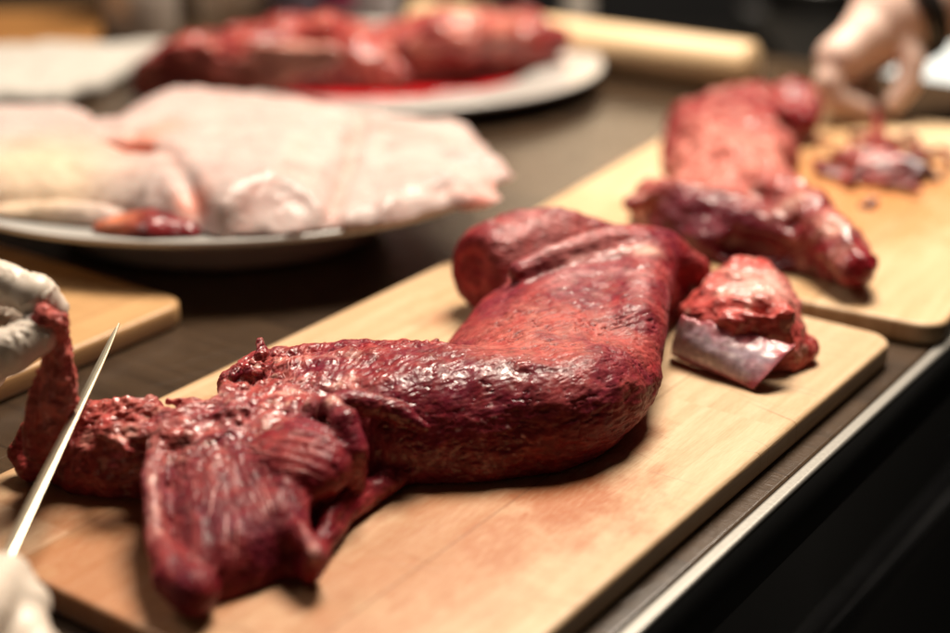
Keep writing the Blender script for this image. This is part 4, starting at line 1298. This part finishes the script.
def cloth(name, corners, z, th, mat, label, seed, wave=.006, lift=()):
    n, m_ = 60, 40
    c = [np.array(q, float) for q in corners]
    V = []; rng_ = seed * 3.1
    for side in (1, 0):
        for i in range(n + 1):
            for j in range(m_ + 1):
                s, t = i / n, j / m_
                p = (c[0] * (1 - s) + c[1] * s) * (1 - t) + (c[3] * (1 - s) + c[2] * s) * t
                V.append([p[0], p[1], side])
    V = np.array(V); q = V.copy(); q[:, 2] = rng_
    h = z + wave * (.5 + .5 * np.clip(fbm(q, .09, 2, seed), -1, 1)) + wave * .35 * fbm(q, .03, 2, seed + 1)
    for (lx, ly, lr, lh) in lift:
        h = h + lh * np.exp(-((V[:, 0] - lx) ** 2 + (V[:, 1] - ly) ** 2) / (2 * lr * lr))
    V[:, 2] = np.where(V[:, 2] > .5, h + th, h)
    k = (n + 1) * (m_ + 1)
    fs = []
    idx = lambda i, j: i * (m_ + 1) + j
    for i in range(n):
        for j in range(m_):
            a, b, cc, d = idx(i, j), idx(i + 1, j), idx(i + 1, j + 1), idx(i, j + 1)
            fs.append((a, b, cc, d)); fs.append((d + k, cc + k, b + k, a + k))
    for i in range(n):
        for j in (0, m_):
            a, b = idx(i, j), idx(i + 1, j)
            fs.append((a + k, b + k, b, a) if j == 0 else (a, b, b + k, a + k))
    for j in range(m_):
        for i in (0, n):
            a, b = idx(i, j), idx(i, j + 1)
            fs.append((a, b, b + k, a + k) if i == 0 else (a + k, b + k, b, a))
    o = mesh_obj(name, V, np.array(fs), mat, origin=(*np.mean([q[:2] for q in c], 0), 0))
    bm = bmesh.new(); bm.from_mesh(o.data); bmesh.ops.recalc_face_normals(bm, faces=bm.faces); bm.to_mesh(o.data); bm.free()
    return tag(o, label, 'cloth')


cloth('folded_cloth', [Pz(-60, 112, .01)[:2], Pz(60, 108, .01)[:2], Pz(165, 52, .01)[:2], Pz(-60, 62, .01)[:2]], .002, .016, M_cloth,
      'folded off-white cloth at the far left between the plates and brown board', 2, .012)
st_ = slab('stool', 0, .62, 0, .50, -.13, -.10, M_black, .004, 2, .02, origin=(.72, 2.05, -.13), yaw=0)
tag(st_, 'black stool with a square top beyond the counter end, holding a bluish cloth', 'stool')
for sx in (-1, 1):
    for sy in (-1, 1):
        lg = slab('leg', 0, .04, 0, .04, 0, .769, M_black, .002, origin=(0, 0, 0), yaw=0)
        lg.parent = st_; lg.location = (sx * .26, sy * .2, -.7695)
cloth('folded_cloth', [Pz(858, 94, -.09)[:2], Pz(990, 92, -.09)[:2], Pz(1000, 30, -.09)[:2], Pz(905, 60, -.09)[:2]], -.099, .012, M_cloth2,
      'bluish white folded cloth lying behind the bare hand', 5, .006)

# brown board at the far left
bq = Pz(100, 42, .02)
b4 = slab('serving_board', 0, .42, 0, .26, .0006, .020, wood('orange_wood', (.26, .125, .038), (.17, .072, .02), staves=3, width=.26, seed=41), .004, 3, .03,
          origin=(bq[0] - .22, bq[1] + .02, .0006), yaw=R(8))
tag(b4, 'orange brown wooden board lying at the far left corner', 'serving board')

M_glass = simple('grey_steel', (.52, .46, .40), .3, metal=.35, var=.2, bscale=30)
M_cream = simple('cream_card', (.72, .58, .44), .7, var=.05)
M_white = simple('white_plastic', (.66, .62, .64), .35, var=.04)
M_mag = simple('magenta_label', (.40, .06, .14), .5, var=.1)
M_dk = simple('dark_enamel', (.022, .020, .018), .3, var=.3)
M_vio = simple('violet_grey_glass', (.16, .13, .17), .2, var=.2)


def pot(name, u, y, r, h, prof, mat, label, cat):
    p = Pd(u, 20, y)
    o = empty(name, (p[0], y, .0008), label, cat)
    bm = bmesh.new(); lathe(bm, [(a * r, b * h) for a, b in prof], seg=40)
    bm_obj('body', bm, mat, o)
    return o


CAN = [(0, 0), (.94, 0), (1, .03), (1, .50), (1.0, .93), (.95, .96), (.95, .99), (.9, 1), (0, 1)]
BOT = [(0, 0), (.95, 0), (1, .03), (1, .62), (.9, .70), (.45, .80), (.40, .90), (.40, .98), (0, .98)]


def lid(o, r, z, h, mat):
    bm = bmesh.new(); lathe(bm, [(0, z), (r, z), (r * 1.02, z + h * .2), (r, z + h * .9), (r * .9, z + h), (0, z + h)], seg=32)
    bm_obj('lid', bm, mat, o)


jar = pot('steel_canister', 142, 1.68, .040, .14, CAN, M_glass, 'grey steel canister standing behind the white cloth', 'canister'); lid(jar, .039, .1405, .02, M_dk)
b_ = pot('spice_bottle', 298, 1.77, .030, .16, BOT, M_vio, 'dark violet grey bottle behind the far plate', 'bottle'); lid(b_, .014, .158, .02, M_dk)
b_ = pot('plastic_tub', 376, 1.765, .026, .15, CAN, M_white, 'white plastic tub behind the far plate', 'tub'); lid(b_, .0265, .1505, .012, M_white)
b_ = pot('jam_jar', 343, 1.77, .024, .13, CAN, M_white, 'small white jar with magenta label behind the far plate', 'jar'); lid(b_, .024, .1305, .015, M_mag)
bm = bmesh.new(); lathe(bm, [(.0244, .012), (.0248, .013), (.0248, .060), (.0244, .061)], seg=40); bm_obj('paper_label', bm, M_mag, b_)
tb = slab('side_table', 0, 1.4, 0, .6, -.24, -.21, M_black, .004, origin=(.5, 2.45, -.24), yaw=0)
tag(tb, 'black side table in the dark beyond the rolling pin', 'table')
for s_ in (-1, 1):
    lg = slab('leg', 0, .05, 0, .5, -.66, 0, M_black, .003, parent=None, origin=(0, 0, 0), yaw=0); lg.parent = tb; lg.location = (s_ * .6, 0, -.6599)
b_ = pot('pepper_mill', 578, 2.30, .022, .19, BOT, M_glass, 'slim grey steel mill behind the rolling pin', 'mill'); lid(b_, .012, .177, .025, M_glass)
b_.location.z = -.209
b_ = pot('cooking_pot', 815, 2.38, .085, .15, [(0, 0), (.9, 0), (.98, .04), (1, .12), (1, .97), (1.04, 1), (.97, .99), (.96, .1), (0, .06)], M_dk, 'dark enamel cooking pot in the shadow behind the rolling pin', 'pot')
b_.location.z = -.209
for s_ in (-1, 1):
    S = Sculpt(np.array([s_ * .10, 0, .10]) - .05, np.array([s_ * .10, 0, .10]) + .05, .002)
    S.tube([(s_ * .084, -.025, .10), (s_ * .112, -.02, .103), (s_ * .112, .02, .103), (s_ * .084, .025, .10)], [.005] * 4, .003)
    V, Fc = S.mesh(); hd = mesh_obj('handle', V + np.array(b_.location), Fc, M_dk, b_)
cb_ = Pd(238, 14, 1.80)
bx = slab('cardboard_box', 0, .085, 0, .05, .0008, .12, M_cream, .002, 2, 0, origin=(cb_[0], 1.80, .0008), yaw=R(4))
tag(bx, 'cream cardboard box behind the far plate', 'box')
